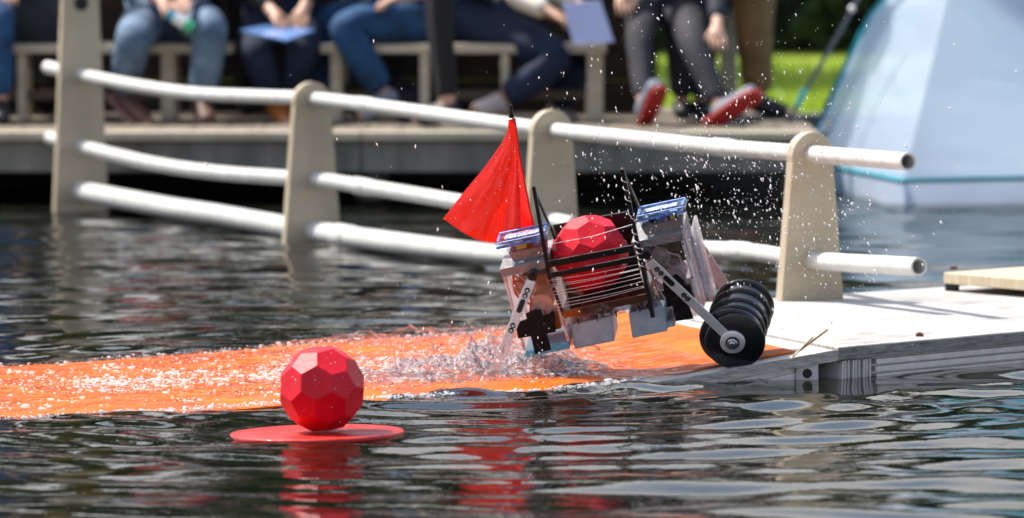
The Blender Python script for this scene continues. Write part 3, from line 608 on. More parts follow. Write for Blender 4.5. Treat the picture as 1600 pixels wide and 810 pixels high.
# clear rail and foam floats under the basket
rb('base_rail', (-.114, -.012, -.108), (.150, .006, -.082), m_acr2); rb('base_rail', (-.114, .12, -.108), (.150, .135, -.082), m_acr)
for x in (-.072, -.02, .035, .10, .125): 
    q = MB(); q.cyl((x, -.015, -.098), (x, -.011, -.098), .004, 8); q.cyl((x, -.0135, -.112), (x, -.0135, -.098), .0018, 6); build('rail_screw', q, m_blk, robot, True)
def foam(x0, x1, x2, x3, z0, z1):
    q = MB(); q.hexa([(x2, -.006, z0), (x3, -.006, z0), (x3, .10, z0), (x2, .10, z0)], [(x0, -.006, z1), (x1, -.006, z1), (x1, .10, z1), (x0, .10, z1)]); build('foam_float', q, m_foam, robot, True, .004)
foam(-.094, .021, -.104, .010, -.187, -.110); foam(.066, .168, .058, .158, -.190, -.112)
rb('float_sheath', (-.106, -.011, -.175), (-.098, .1, -.112), m_acr2)
# flag on its pole
FY = .13
ptop, pbot = LR(798.5, 166, FY), LR(833, 372, FY)
plate_tube('flag_pole', [pbot, LR(816, 270, FY), ptop], [.0028, .0026, .0024], m_blk)
q = MB(); q.tube([LR(799, 184, FY), LR(798.5, 178, FY), LR(798, 166, FY), LR(798, 163.5, FY)], [.0062, .0056, .0045, .003], 12); q.tube([LR(799, 183, FY), LR(799, 180, FY)], .0078, 12); build('pole_tip', q, m_blk, robot, True)
def curve(P, t):
    n = len(P)-1; x = t*n; i = min(int(x), n-1); f = x-i; p0, p1, p2, p3 = P[max(i-1, 0)], P[i], P[i+1], P[min(i+2, n)]
    return tuple(.5*((2*b)+(c-a)*f+(2*a-5*b+4*c-d)*f*f+(3*b-a-3*c+d)*f**3) for a, b, c, d in zip(p0, p1, p2, p3))
redge = [(803.5, 186), (810, 235), (818, 280), (826, 322), (833, 352)]
ledge = [(794.5, 187), (790, 212), (762, 255), (725, 300), (691.5, 343)]
def flag_pt(u, v):      # v from tip to foot, u from pole to free edge
    a = curve(redge, v); b = curve(ledge, v); x = a[0]*(1-u)+b[0]*u; y = a[1]*(1-u)+b[1]*u
    y += v**3*(34*sin(pi*min(1, u*1.02))*(1-.15*u))+v**4*6*u*0          # bellied foot
    k = max(0, 1-u/.36) if u < .36 else 0
    dep = FY-.004+v*(.055*u*u*1.5-.045*sin(pi*min(1, u/.34))*(u < .34)-.02*sin(u*pi)) + (.005*mnoise.noise(Vector((u*5, v*5, 0)))+.004*mnoise.noise(Vector((u*13, v*7, 3))))*v
    return LR(x, y, dep)
q = MB(); q.grid(flag_pt, 40, 50); build('flag', q, cloth('red_flag_nylon', (.90, .012, .006), .55, .03, 4), robot, True)
q = MB(); q.tube([LR(*curve(redge, t), FY) for t in [i/16 for i in range(17)]], .004, 8); build('flag_sleeve', q, MATS['red_flag_nylon'], robot, True)
# carried ball
cq = LR(922, 397, .088); cb_ = ROT@Vector((cq.x, cq.y, cq.z*KZ))+OR
ball('faceted_ball', cb_, .108, (.62, -.58, .52), (-.33, -.80, .50), 'red faceted ball held behind black bars in the basket of the robot')

# ================================================================== SPLASH, WASH, SPRAY, FOAM
m_wash = film('wash_water', (1, .99, .98), .05, 0, 55, 1.09)
ns, ntt = 520, 170
Sg, Tg = np.meshgrid(np.linspace(.30, LANE_LEN, ns), np.linspace(-.005, 1.0, ntt))
LX, LY, LZ = [np.zeros_like(Sg) for _ in range(3)]
for j in range(ntt):
    a = lane(Sg[j], Tg[j]); LX[j], LY[j], LZ[j] = a
tur = .016*vnoise(LX, LY, 7, 1)+.010*np.abs(vnoise(LX, LY, 16, 2))*2+.010*vnoise(LX, LY, 34, 3)+.006*vnoise(LX, LY, 70, 4)
near = np.exp(-((LX+.18)/.45)**2)
amp = (.45+1.3*near)*np.clip((Sg-.30)/.35, 0, 1)*np.clip(Tg/.05, 0, 1)*np.clip((1.0-Tg)/.05, 0, 1)
LZ = LZ+.009+np.maximum(tur*amp+.004*amp, -.001)
np_grid('wash_water', LX[:, ::-1], LY[:, ::-1], LZ[:, ::-1], m_wash, 'stuff')
# churned heap of water round the arm
m_spl = film('splash_water', (.74, .77, .81), .03, .42, 62, 1.38)
def heap(name, cx, cy, wx, wy, hgt, rot, seed, n=200, rough=1.0):
    U, V = np.meshgrid(np.linspace(-1, 1, n), np.linspace(-1, 1, n)); c_, s_ = cos(rot), sin(rot)
    HX = cx+U*wx*c_-V*wy*s_; HY = cy+U*wx*s_+V*wy*c_
    e = np.clip(1-(U**2+V**2), 0, 1)**1.3; e *= .35+1.3*np.clip(vnoise(HX, HY, 6, seed)+.5, 0, 1)
    rg = lambda f, k: (.5-np.abs(vnoise(HX, HY, f, seed+k)))*2
    Z = e*hgt+rough*np.clip(e*3, 0, 1)*(.020*(rg(11, 1)-.6)+.016*(rg(23, 2)-.6)+.010*(rg(48, 3)-.6)+.005*vnoise(HX, HY, 95, seed+4))
    HX = HX+np.clip(e*3, 0, 1)*.02*vnoise(HX, HY, 18, seed+5); HY = HY+np.clip(e*3, 0, 1)*.02*vnoise(HX, HY, 18, seed+6)
    return np_grid(name, HX, HY, Z-.004, m_spl, 'stuff')
heap('splash', .02, 16.90, .21, .38, .125, .2, 21); heap('splash', -.17, 16.72, .24, .36, .050, .3, 33); heap('splash', -.32, 16.55, .20, .30, .018, .4, 61); heap('splash', .12, 16.80, .20, .26, .045, .1, 45, 150)
# torn strands thrown up out of the heap
st = MB(); rs = random.Random(4)
for k in range(26):
    px = rs.gauss(745, 55); D = 16.55+rs.uniform(-.15, .3); base = at(px, rs.uniform(545, 590), D); h_ = rs.uniform(.01, .055)*math.exp(-((px-770)/90)**2)+.01
    lean = Vector((rs.uniform(-.05, .02), rs.uniform(-.02, .02), h_)); P = [base, base+lean*.5+Vector((rs.uniform(-.006, .006), 0, .004)), base+lean, base+lean*1.1+Vector((rs.uniform(-.012, .012), 0, -.004))]
    st.tube(smooth_path(P, 4), [float(x) for x in np.interp(np.linspace(0, 1, 13), [0, .35, .8, 1], [.005, .0022, .0014, .003])], 6)
build('splash_strands', st, m_spl)['kind'] = 'stuff'
def ico():
    bm = bmesh.new(); bmesh.ops.create_icosphere(bm, subdivisions=1, radius=1); v = np.array([x.co[:] for x in bm.verts]); f = np.array([[x.index for x in q.verts] for q in bm.faces]); bm.free(); return v, f
IV, IF = ico()
def drops(name, pts, sizes, axes, m):
    """many small drops joined in one object; axes = stretch direction and factor"""
    n = len(pts); V = np.zeros((n, len(IV), 3))
    for i in range(n):
        a, k = axes[i]; along = IV@a; V[i] = pts[i]+sizes[i]*(IV+np.outer(along, a)*(k-1))
    F_ = (IF[None]+np.arange(n)[:, None, None]*len(IV)).reshape(-1, 3)
    me = bpy.data.meshes.new(name); V = V.reshape(-1, 3); me.vertices.add(len(V)); me.vertices.foreach_set('co', V.ravel()); me.loops.add(F_.size); me.loops.foreach_set('vertex_index', F_.ravel().astype(np.int32))
    me.polygons.add(len(F_)); me.polygons.foreach_set('loop_start', np.arange(0, F_.size, 3, dtype=np.int32)); me.polygons.foreach_set('loop_total', np.full(len(F_), 3, np.int32)); me.polygons.foreach_set('use_smooth', np.ones(len(F_), bool)); me.update(); me.validate()
    me.materials.append(m); o = bpy.data.objects.new(name, me); COL.objects.link(o); o['kind'] = 'stuff'; return o
m_drop = cloth('spray_drops', (.97, .97, .98), .6, .02, 50)  # white of the spray paints in refracted sunlight; foam is truly white
pp, ss, ax = [], [], []
for (cx, cy, sx, sy, n, dirx) in ((1080, 285, 95, 75, 900, .35), (1265, 370, 75, 70, 600, .5), (1180, 250, 90, 90, 450, .45), (1020, 90, 110, 70, 150, .2), (1215, 130, 90, 80, 190, .55), (950, 240, 80, 90, 70, .2), (760, 470, 80, 60, 60, -.2), (650, 250, 170, 120, 45, .4), (755, 555, 50, 22, 330, 0), (660, 570, 60, 18, 160, 0), (1400, 300, 90, 120, 60, .9)):
    for _ in range(n):
        px, py = RNG.normal(cx, sx), RNG.normal(cy, sy); D = RNG.normal(16.45, .28)
        p = at(px, py, D)
        if p.z < .03 or D < 15.2 or mnoise.noise(Vector((px/38, py/38, cx))) < RNG.uniform(-.55, .25): continue
        pp.append(np.array(p)); ss.append(.0006+.0020*RNG.random()**3.5); a = np.array([dirx+RNG.normal(0, .25), RNG.normal(0, .2), -1.]); a /= np.linalg.norm(a); ax.append((a, 1.3+2.0*RNG.random()))
drops('spray', np.array(pp), ss, ax, m_drop)
# beads of water on the balls and the flag
m_bead = mat('water_bead', (.55, .56, .58), .05, coat=1)
for o in [o for o in list(COL.objects) if o.get('category') == 'ball']:
    pp, ss, ax = [], [], []
    for f_ in o.data.polygons:
        for _ in range(5 if f_.normal.z > -.1 else 1):
            vv = [o.data.vertices[i].co for i in f_.vertices]; wts = RNG.random(len(vv))**2; wts /= wts.sum(); p = sum((v*float(w_) for v, w_ in zip(vv, wts)), Vector())
            pp.append(np.array(p)); ss.append(.0007+.0012*RNG.random()**2); ax.append((np.array([0, 0, 1.]), 1+.8*RNG.random()))
    d_ = drops('water_beads', np.array(pp), ss, ax, m_bead); d_.parent = o
pp, ss, ax = [], [], []
for _ in range(110):
    u, v = RNG.random(), .2+.8*RNG.random(); p = flag_pt(u, v); pp.append(np.array(p)+np.array([0, -.001, 0])); ss.append(.0006+.0011*RNG.random()**2); ax.append((np.array([0, 0, 1.]), 1.3))
d_ = drops('water_beads', np.array(pp), ss, ax, m_bead); d_.parent = robot
# foam streaks floating on the lane
pp, ss, ax = [], [], []
for (s0, s1, t0, t1, n) in ((.75, 2.6, .30, .62, 700), (.85, 1.7, .05, .95, 700), (1.6, 3.6, .72, .98, 420), (1.3, 3.4, .02, .2, 500), (.5, 1.0, .1, .8, 260), (1.8, 3.2, .4, .8, 400), (1.25, 2.3, .25, .55, 1500), (.55, 3.6, -.012, .012, 1500), (.55, 3.6, .985, 1.01, 450)):
    k = 0
    while k < n:
        s = RNG.uniform(s0, s1); t = RNG.uniform(t0, t1); a = lane(s, t)
        if t1-t0 > .05 and mnoise.noise(Vector((a[0]*5+a[1]*2, a[1]*9, s0))) < .02: 
            if RNG.random() < .85: k += .25; continue
        pp.append(np.array([float(a[0]), float(a[1]), float(a[2])+.012+.006*RNG.random()])); ss.append(.0010+.0030*RNG.random()**3); ax.append((np.array([.8, .6, 0]), 1+3.5*RNG.random()**2)); k += 1
drops('foam', np.array(pp), ss, ax, m_drop)

# ================================================================== BOARDWALK, BENCHES
bw = empty('boardwalk', (-2, 25.5, DECK_Z), 'low wooden boardwalk along the far side of the pond', 'boardwalk'); bw['kind'] = 'structure'; del bw['category'], bw['label']
m_plank = mat('painted_shade_plank', (.14, .115, .085), .75, var=.25, scale=4, bump=.2, stretch=(6, 1, 1), col2=(.24, .20, .15))  # darkened to paint in the shade of the people on the deck
m_edgeb = mat('painted_sunlit_board', (.48, .41, .30), .75, var=.25, scale=4, bump=.2, stretch=(1, 6, 1), col2=(.62, .55, .43))  # paler colour paints a sunlit strip along the front edge
m_fas = mat('grey_stained_fascia', (.17, .18, .17), .8, var=.5, scale=5, bump=.3, stretch=(1, 1, .25), col2=(.29, .28, .24))
BX1 = 1.27; rk = random.Random(2)
pm = None
for i in range(37):
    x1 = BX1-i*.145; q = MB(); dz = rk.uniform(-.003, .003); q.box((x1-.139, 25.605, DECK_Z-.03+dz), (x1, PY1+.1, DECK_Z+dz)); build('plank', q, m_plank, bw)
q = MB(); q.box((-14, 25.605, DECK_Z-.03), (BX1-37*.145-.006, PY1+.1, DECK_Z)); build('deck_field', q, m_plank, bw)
xe = BX1
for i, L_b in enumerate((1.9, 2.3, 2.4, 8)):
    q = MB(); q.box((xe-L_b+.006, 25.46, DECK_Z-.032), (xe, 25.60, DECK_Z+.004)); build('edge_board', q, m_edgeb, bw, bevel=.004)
    q = MB(); q.box((xe-L_b+.006, 25.50, .135), (xe, 25.55, DECK_Z-.034)); build('fascia_board', q, m_fas, bw, bevel=.004); xe -= L_b
for x in (1.2, -.6, -2.4, -4.2):
    q = MB(); q.cyl((x, 26.1, -.6), (x, 26.1, .26), .07, 12); build('pile', q, m_edge, bw)
q = MB(); q.box((-14, 25.56, .14), (BX1-.02, 25.62, .27)); q.box((-14, 27.2, .14), (BX1-.02, 27.3, .27)); build('joist', q, m_edge, bw)
m_bench = mat('cream_bench_wood', (.52, .45, .33), .6, var=.12, scale=5, bump=.15, stretch=(1, 8, 8), col2=(.64, .57, .43))
def bench(px0, px1, legs, label):
    D0, D1 = 26.62, 27.02; a, b = at(px0, 72, D0), at(px1, 72, D0); zt = .635
    o = empty('bench', ((a.x+b.x)/2, (D0+D1)/2, DECK_Z), label, 'bench', 'benches on the boardwalk')
    for k in range(3):
        q = MB(); q.box((a.x, D0+k*.137, zt-.038), (b.x, D0+k*.137+.13, zt)); build('seat_slat', q, m_bench, o, bevel=.004)
    for px, wd in legs:
        c = at(px, 120, D0)
        for yy in (D0+.02, D1-.06):
            q = MB(); q.box((c.x-wd/2, yy, DECK_Z+.001), (c.x+wd/2, yy+.045, zt-.039)); build('leg', q, m_bench, o, bevel=.003)
        q = MB(); q.box((c.x-.02, D0+.066, zt-.11), (c.x+.02, D1-.061, zt-.04)); build('brace', q, m_bench, o)
    q = MB(); q.box((a.x+.1, D0+.18, DECK_Z+.09), (b.x-.1, D0+.22, DECK_Z+.13)); build('stretcher', q, mat('dark_bench_wood', (.12, .09, .06), .7, var=.2), o)
    return o
bench(-260, 365, [(-200, .045), (33, .036), (262, .06)], 'cream wooden bench at left where the person in a red top sits')
bench(500, 948, [(525, .05), (663, .04), (789, .036), (930, .07)], 'cream wooden bench in the middle under the person in a white top')
pst = empty('wooden_post', at(1138, 190, 27.4), 'pale square wooden post standing just left of the brown trousers', 'post'); c = at(1138, 100, 27.4)
q = MB(); q.box((c.x-.037, 27.36, DECK_Z+.001), (c.x+.037, 27.44, 1.9)); build('post_shaft', q, m_bench, pst, bevel=.004); q = MB(); q.box((c.x-.05, 27.345, 1.9005), (c.x+.05, 27.455, 1.93)); build('post_cap', q, m_bench, pst)

scr = empty('backdrop_screen', (-2.5, 27.55, DECK_Z), 'dark brown board screen added as backdrop for the shade behind the benches', 'screen')
m_scr = mat('shade_dark_timber', (.030, .020, .013), .8, var=.4, scale=5, bump=.3, stretch=(1, 4, 4), col2=(.05, .034, .022))  # added screen; its dark colour stands for the shade behind the benches
sx1 = at(1030, 0, 27.55).x
for k in range(5):
    q = MB(); q.box((-7.5, 27.50+.004*(k % 2), DECK_Z+.003+k*.15), (sx1-.01*(k % 3), 27.53+.004*(k % 2), DECK_Z+.003+k*.15+.1485)); build('board', q, m_scr, scr, bevel=.003)
for k in range(6):
    q = MB(); q.box((sx1-.1-k*1.4, 27.54, DECK_Z+.001), (sx1-.02-k*1.4, 27.62, DECK_Z+.80)); build('backdrop_screen_post', q, m_scr, scr)

bag = empty('bag', at(640, 125, 26.8), 'dark slouched bag lying under the middle bench', 'bag'); c = at(640, 130, 26.8); c.z = DECK_Z+.075
q = MB(); q.blob(c, .1, 3, 5, .25, (1.25, .8, .75)); build('bag_body', q, mat('dark_bag_cloth', (.03, .028, .038), .7, var=.4), bag); q = MB(); q.tube(smooth_path([c+Vector((-.06, -.03, .06)), c+Vector((-.02, -.05, .11)), c+Vector((.05, -.03, .06))], 6), .007, 6); build('strap', q, mat('dark_rubber', (.03, .03, .03)), bag)
# ================================================================== PEOPLE
def skin(name, V, E, m, parent, root=0, sub=2):
    me = bpy.data.meshes.new(name); base = top_of(parent).location if parent else Vector(); me.from_pydata([v[0]-base for v in V], E, []); me.materials.append(m)
    o = bpy.data.objects.new(name, me); COL.objects.link(o); o.parent = parent
    sk = o.modifiers.new('skin', 'SKIN'); sk.use_smooth_shade = True
    for i, v in enumerate(V):
        d_ = me.skin_vertices[0].data[i]; r_ = v[1]; d_.radius = r_ if isinstance(r_, tuple) else (r_, r_); d_.use_root = i == root
    s = o.modifiers.new('sub', 'SUBSURF'); s.levels = sub; s.render_levels = sub; return o
m_skin = [mat('skin_light', (.52, .30, .21), .5, var=.06), mat('skin_tan', (.36, .19, .12), .5, var=.06)]
def person(label, J, top_m, leg_m, shoe_m, hair_m, sk=0, sleeve=1.0, hold=None, thick=1.0, legmat2=None):
    """J: joints in world space: hip, chest, neck, head, then per side knee ankle toe / elbow hand; facing = unit vector"""
    hip = J['hip']; f = J['facing'].normalized(); upv = Vector((0, 0, 1)); lat = f.cross(upv).normalized()     # person's right
    root = empty('person', Vector((hip.x, hip.y, DECK_Z)), label, 'person')
    chest = J.get('chest', hip+Vector((0, 0, .36))+f*.03); neck = chest+Vector((0, 0, .17))-f*.01; head = J.get('head', neck+Vector((0, 0, .17))+f*.03)
    V = [(hip, (.12, .10)), ((hip+chest)/2, (.115, .09)), (chest, (.135, .10)), (neck, .05), (neck.lerp(head, .55), .06), (head+Vector((0, 0, .01)), (.078, .090)), (head+Vector((0, 0, .075)), .06), (head+f*.085-Vector((0, 0, .005)), .012)]
    E = [(0, 1), (1, 2), (2, 3), (3, 4), (4, 5), (5, 6), (5, 7)]
    TV = [(hip+Vector((0, 0, .03)), (.145*thick, .125*thick))]; TE = []; SV = [(hip+Vector((0, 0, .06)), (.15, .13)), ((hip+chest)/2+Vector((0, 0, .03)), (.145, .12)), (chest+Vector((0, 0, .01)), (.155, .125)), (neck-Vector((0, 0, .035)), .075)]; SE = [(0, 1), (1, 2), (2, 3)]
    shoes = []
    for sgn, kn, an, to in ((1, 'rk', 'ra', 'rt'), (-1, 'lk', 'la', 'lt')):
        hj = hip+lat*.085*sgn; k_, a_, t_ = J[kn], J[an], J[to]
        b = len(V); V += [(hj, .075), (hj.lerp(k_, .5), .066), (k_, .05), (k_.lerp(a_, .4), .050), (a_, .034), (a_.lerp(t_, .5)-Vector((0, 0, .01)), .032), (t_, .024)]; E += [(0, b)]+[(b+i, b+i+1) for i in range(6)]
        b = len(TV); e_ = k_.lerp(a_, .93); TV += [(hj, .098*thick), (hj.lerp(k_, .5), .092*thick), (k_, .074*thick), (k_.lerp(a_, .45), .068*thick), (e_, .056*thick)]; TE += [(0, b)]+[(b+i, b+i+1) for i in range(4)]
        dv = (t_-a_).normalized(); sn = dv.cross(Vector((0, 0, 1))); heel = a_-dv*.05
        shoes.append((heel, a_, t_))
    for sgn, el, hn in ((1, 're', 'rh'), (-1, 'le', 'lh')):
        sh = neck+lat*.165*sgn-Vector((0, 0, .06)); e_ = J.get(el, sh+Vector((0, 0, -.26))+lat*.05*sgn+f*.06); h_ = J.get(hn, e_+f*.2+Vector((0, 0, -.10))-lat*.06*sgn)
        fd_ = (h_-e_).normalized(); wr_ = h_-fd_*.08
        b = len(V); V += [(sh, .052), (e_, .038), (wr_, .026), (h_-fd_*.03, (.036, .018))]; E += [(2, b), (b, b+1), (b+1, b+2), (b+2, b+3)]
        side = fd_.cross(Vector((0, 0, 1))); side = side.normalized() if side.length > .1 else lat
        dn = side.cross(fd_).normalized()
        for q_, off in enumerate((-.03, -.010, .010, .03)):
            c0_ = h_+side*off; ln = (.055, .068, .072, .06)[q_]; i0 = len(V); V += [(c0_, .0095), (c0_+fd_*ln*.55-dn*.008, .0088), (c0_+fd_*ln*.85-dn*.030, .007)]; E += [(b+3, i0), (i0, i0+1), (i0+1, i0+2)]
        i0 = len(V); V += [(h_-fd_*.03-side*.038*sgn, .011), (h_-side*.055*sgn+fd_*.012-dn*.012, .009)]; E += [(b+3, i0), (i0, i0+1)]
        b = len(SV); tip = e_.lerp(wr_, sleeve*.9) if sleeve > .2 else sh.lerp(e_, .6)
        SV += [(sh, .072)]; SE += [(2, b)]
        if sleeve > .2: SV += [(e_, .058), (tip, .042)]; SE += [(b, b+1), (b+1, b+2)]
        else: SV += [(tip, .06)]; SE += [(b, b+1)]
    body = skin('body', V, E, m_skin[sk], root); skin('trousers', TV, TE, leg_m, root); skin('shirt', SV, SE, top_m, root)
    for sm_i, (heel, a_, t_) in enumerate(shoes):
        mid = a_.lerp(t_, .55)-Vector((0, 0, .012)); q = skin('shoe', [(heel, .042), (a_-Vector((0, 0, .01)), (.048, .052)), (mid, (.046, .042)), (t_, (.038, .03))], [(0, 1), (1, 2), (2, 3)], shoe_m[0], root)
        if len(shoe_m) > 1:
            dv = (t_-heel).normalized(); dn = J['sole'] if 'sole' in J else Vector((0, 0, -1)); dn = (dn-dv*dn.dot(dv)).normalized(); sdv = dv.cross(dn).normalized()
            pts = [heel-dv*.045+sdv*.0, heel-dv*.03+sdv*.034, heel+dv*.03+sdv*.036, t_-dv*.06+sdv*.044, t_+dv*.01+sdv*.036, t_+dv*.038, t_+dv*.01-sdv*.036, t_-dv*.06-sdv*.044, heel+dv*.03-sdv*.036, heel-dv*.03-sdv*.034]
            so_ = MB(); so_.prism([p+dn*.034 for p in pts], dn*.020); build('sole', so_, shoe_m[1], q, bevel=.004)
    hm = MB(); hm.blob(head+Vector((0, 0, .045))-f*.02, .100, 3, 3, .12, (1, 1.05, .95)); hb = build('hair', hm, hair_m, root)
    fc_ = MB()
    for e_s in (1, -1): fc_.blob(head+f*.083+lat*.03*e_s+Vector((0, 0, .012)), .009, 1)
    build('eyes', fc_, mat('eye_dark', (.02, .015, .012), .3), root)
    mo = MB(); mo.blob(head+f*.078-Vector((0, 0, .05)), .018, 1, 0, 0, (1.2, .6, .35)); build('mouth', mo, mat('lips', (.35, .12, .10), .5), root)
    return root
V3 = Vector
m_jean_l = mat('light_blue_denim', (.075, .14, .24), .85, var=.4, scale=7, bump=.6, bscale=40, col2=(.19, .28, .39)); m_jean = mat('blue_denim', (.007, .045, .13), .85, var=.4, scale=8, bump=.6, bscale=40, col2=(.016, .095, .24))
m_jean_d = mat('dark_denim', (.004, .015, .046), .85, var=.3, scale=8, bump=.3, bscale=120); m_navy = mat('navy_cloth', (.006, .009, .020), .8, var=.3)
m_char = mat('charcoal_cloth', (.020, .025, .028), .85, var=.3); m_blkc = mat('black_cloth', (.006, .006, .007), .85, var=.3)
m_redc = mat('red_shirt', (.30, .010, .02), .8, var=.1); m_whc = mat('cream_sweater', (.72, .66, .58), .85, var=.05); m_bluc = mat('blue_shirt', (.03, .12, .32), .8)
m_grk = mat('grey_patched_denim', (.006, .007, .013), .85, var=.5, scale=6, bump=.4, bscale=40, col2=(.034, .034, .046)); m_bro = mat('brown_leather', (.10, .045, .03), .6, var=.2); m_pks = mat('dusty_pink_shoe', (.32, .20, .18), .6); m_pur = mat('purple_shoe', (.16, .08, .13), .7)
m_org = mat('orange_brown_shoe', (.40, .12, .02), .6); m_gsh = mat('grey_blue_shoe', (.22, .26, .32), .7); m_wsh = mat('white_grey_shoe', (.45, .40, .40), .6, var=.2); m_rsh = mat('red_sole', (.36, .02, .018), .5, var=.2); m_blsh = mat('black_shoe', (.012, .012, .014), .5)
m_hb = mat('brown_hair', (.05, .025, .012), .6, var=.4, scale=30, bump=.8, bscale=80); m_hk = mat('black_hair', (.010, .008, .007), .5, var=.4, scale=30, bump=.8, bscale=80); m_hy = mat('fair_hair', (.28, .18, .08), .6, var=.3, scale=30, bump=.8, bscale=80)
# left edge, charcoal clothes, turned away from the pond
h = at(48, 40, 26.9); h.z = .74
person('person in charcoal clothes seated on the bench behind the tallest fence post', dict(hip=h, facing=V3((.1, 1, 0)), rk=at(75, 15, 27.3), ra=at(75, 150, 27.45), rt=at(75, 165, 27.65), lk=at(22, 15, 27.3), la=at(22, 150, 27.45), lt=at(22, 165, 27.65)), m_char, m_char, [m_blsh], m_hk, thick=1.15)
h = at(-40, 40, 26.9); h.z = .74
person('person at the left edge of the photo of whom one blue denim leg shows', dict(hip=h, facing=V3((.1, -1, 0)), rk=at(-70, 25, 26.45), ra=at(-70, 165, 26.5), rt=at(-75, 185, 26.3), lk=at(-2, 25, 26.45), la=at(0, 165, 26.45), lt=at(2, 188, 26.25)), m_bluc, m_jean, [m_blsh], m_hb)
# red top, light jeans
h = at(262, 30, 26.95); h.z = .745
p_red = person('person in red top and light blue jeans sitting with knees apart', dict(hip=h, facing=V3((.05, -1, 0)), rk=at(208, 62, 26.40), ra=at(192, 150, 26.6), rt=at(232, 192, 26.40), lk=at(330, 42, 26.40), la=at(316, 160, 26.5), lt=at(326, 190, 26.30), re=at(222, -35, 26.75), rh=at(262, 12, 26.45), le=at(318, -40, 26.75), lh=at(286, 8, 26.42)), m_redc, m_jean_l, [m_bro, m_pks], m_hb, 0, thick=1.12)
# black top, dark jeans, tablet
h = at(440, 30, 27.0); h.z = .74
person('person in black top and dark blue jeans holding a flat blue folder', dict(hip=h, facing=V3((0, -1, 0)), rk=at(398, 82, 26.5), ra=at(430, 160, 26.65), rt=at(446, 190, 26.4), lk=at(474, 80, 26.55), la=at(447, 150, 26.7), lt=at(470, 192, 26.5), re=at(385, -25, 26.75), rh=at(438, 32, 26.50), le=at(490, -25, 26.75), lh=at(470, 30, 26.60)), m_blkc, m_jean_d, [m_org], m_hk, 0)
# blue jeans, side on, facing left
h = at(662, 30, 27.0); h.z = .73
person('person in bright blue jeans seated side on and facing left', dict(hip=h, facing=V3((-1, -.25, 0)), lk=at(532, 38, 26.55), la=at(604, 152, 26.6), lt=at(560, 186, 26.5), rk=at(505, 30, 26.9), ra=at(498, 160, 26.95), rt=at(460, 180, 26.9), le=at(690, -20, 26.7), lh=at(606, 2, 26.6), re=at(660, -40, 27.1), rh=at(580, -10, 27.0)), m_bluc, m_jean, [m_gsh], m_hb, 0, .15, thick=1.12)
# standing in black
h = at(690, -130, 26.0); h.z = 1.14
person('person in black standing at the front of the boardwalk between the two sitters in jeans', dict(hip=h, facing=V3((-1, -.1, 0)), lk=V3((h.x+.0, 25.92, .74)), la=V3((h.x+.03, 25.93, .38)), lt=V3((h.x-.12, 25.93, .335)), rk=V3((h.x-.02, 26.08, .74)), ra=V3((h.x+.02, 26.09, .38)), rt=V3((h.x-.13, 26.09, .335))), m_blkc, m_blkc, [m_blsh], m_hk, 0, thick=.72)
# white sweater, dark jeans, paper
h = at(735, 30, 27.0); h.z = .74
person('person in cream sweater and dark blue jeans leaning forward with a sheet of paper', dict(hip=h, facing=V3((1, -.3, 0)), chest=h+V3((.12, -.06, .34)), rk=at(882, 92, 26.55), ra=at(780, 158, 26.6), rt=at(738, 172, 26.5), lk=at(905, 105, 26.85), la=at(868, 175, 26.95), lt=at(905, 192, 26.85), re=at(805, -6, 26.65), rh=at(882, 30, 26.45), le=at(850, -20, 27.0), lh=at(930, 20, 26.8)), m_whc, m_jean_d, [m_wsh], m_hy, 1, thick=1.1)
# navy, grey knees, red soles
h = at(1040, 0, 27.1); h.z = .80
person('person in navy with grey patched knees showing red shoe soles', dict(hip=h, facing=V3((.1, -1, 0)), sole=V3((.35, -.9, -.25)), rk=at(998, 58, 26.4), ra=at(1008, 168, 26.15), rt=at(1026, 128, 26.0), lk=at(1082, 72, 26.4), la=at(1128, 172, 26.2), lt=at(1180, 138, 26.1), re=at(960, -60, 26.8), rh=at(975, 5, 26.55), le=at(1120, -40, 26.8), lh=at(1122, 60, 26.45)), m_navy, m_grk, [m_gsh, m_rsh], m_hk, 0, thick=.85)
m_brt = mat('brown_trousers', (.16, .085, .028), .85, var=.35, scale=5, bump=.4, bscale=50, col2=(.27, .155, .05))
h = at(1180, -130, 27.0); h.z = 1.14
person('person standing in brown trousers just left of the tent', dict(hip=h, facing=V3((1, -.15, 0)), lk=V3((h.x+.005, 27.08, .74)), la=V3((h.x+.01, 27.08, .375)), lt=V3((h.x+.14, 27.06, .335)), rk=V3((h.x-.02, 26.92, .74)), ra=V3((h.x+.02, 26.92, .375)), rt=V3((h.x+.15, 26.88, .335))), m_navy, m_brt, [m_blsh], m_hb, 0, thick=1.18)
h = at(1085, 0, 27.25); h.z = .80
person('person in dark clothes half hidden behind the grey patched knees', dict(hip=h, facing=V3((.3, -1, 0)), rk=at(1062, 30, 26.9), ra=at(1066, 165, 27.0), rt=at(1070, 178, 26.9), lk=at(1100, 34, 26.9), la=at(1094, 165, 27.0), lt=at(1100, 178, 26.9)), m_blkc, m_navy, [m_blsh], m_hk, 0)
for px_, lb, t_, l_ in ((590, 'person in black standing behind the middle bench right of the bright blue jeans', m_blkc, m_char), (350, 'person in charcoal standing behind the left bench next to the red top', m_char, m_blkc)):
    h = at(px_, -130, 27.28); h.z = 1.14
    person(lb, dict(hip=h, facing=V3((.2, -1, 0)), lk=V3((h.x+.09, 27.25, .74)), la=V3((h.x+.09, 27.28, .375)), lt=V3((h.x+.1, 27.18, .335)), rk=V3((h.x-.09, 27.25, .74)), ra=V3((h.x-.09, 27.28, .375)), rt=V3((h.x-.1, 27.18, .335))), t_, l_, [m_blsh], m_hk, 1)
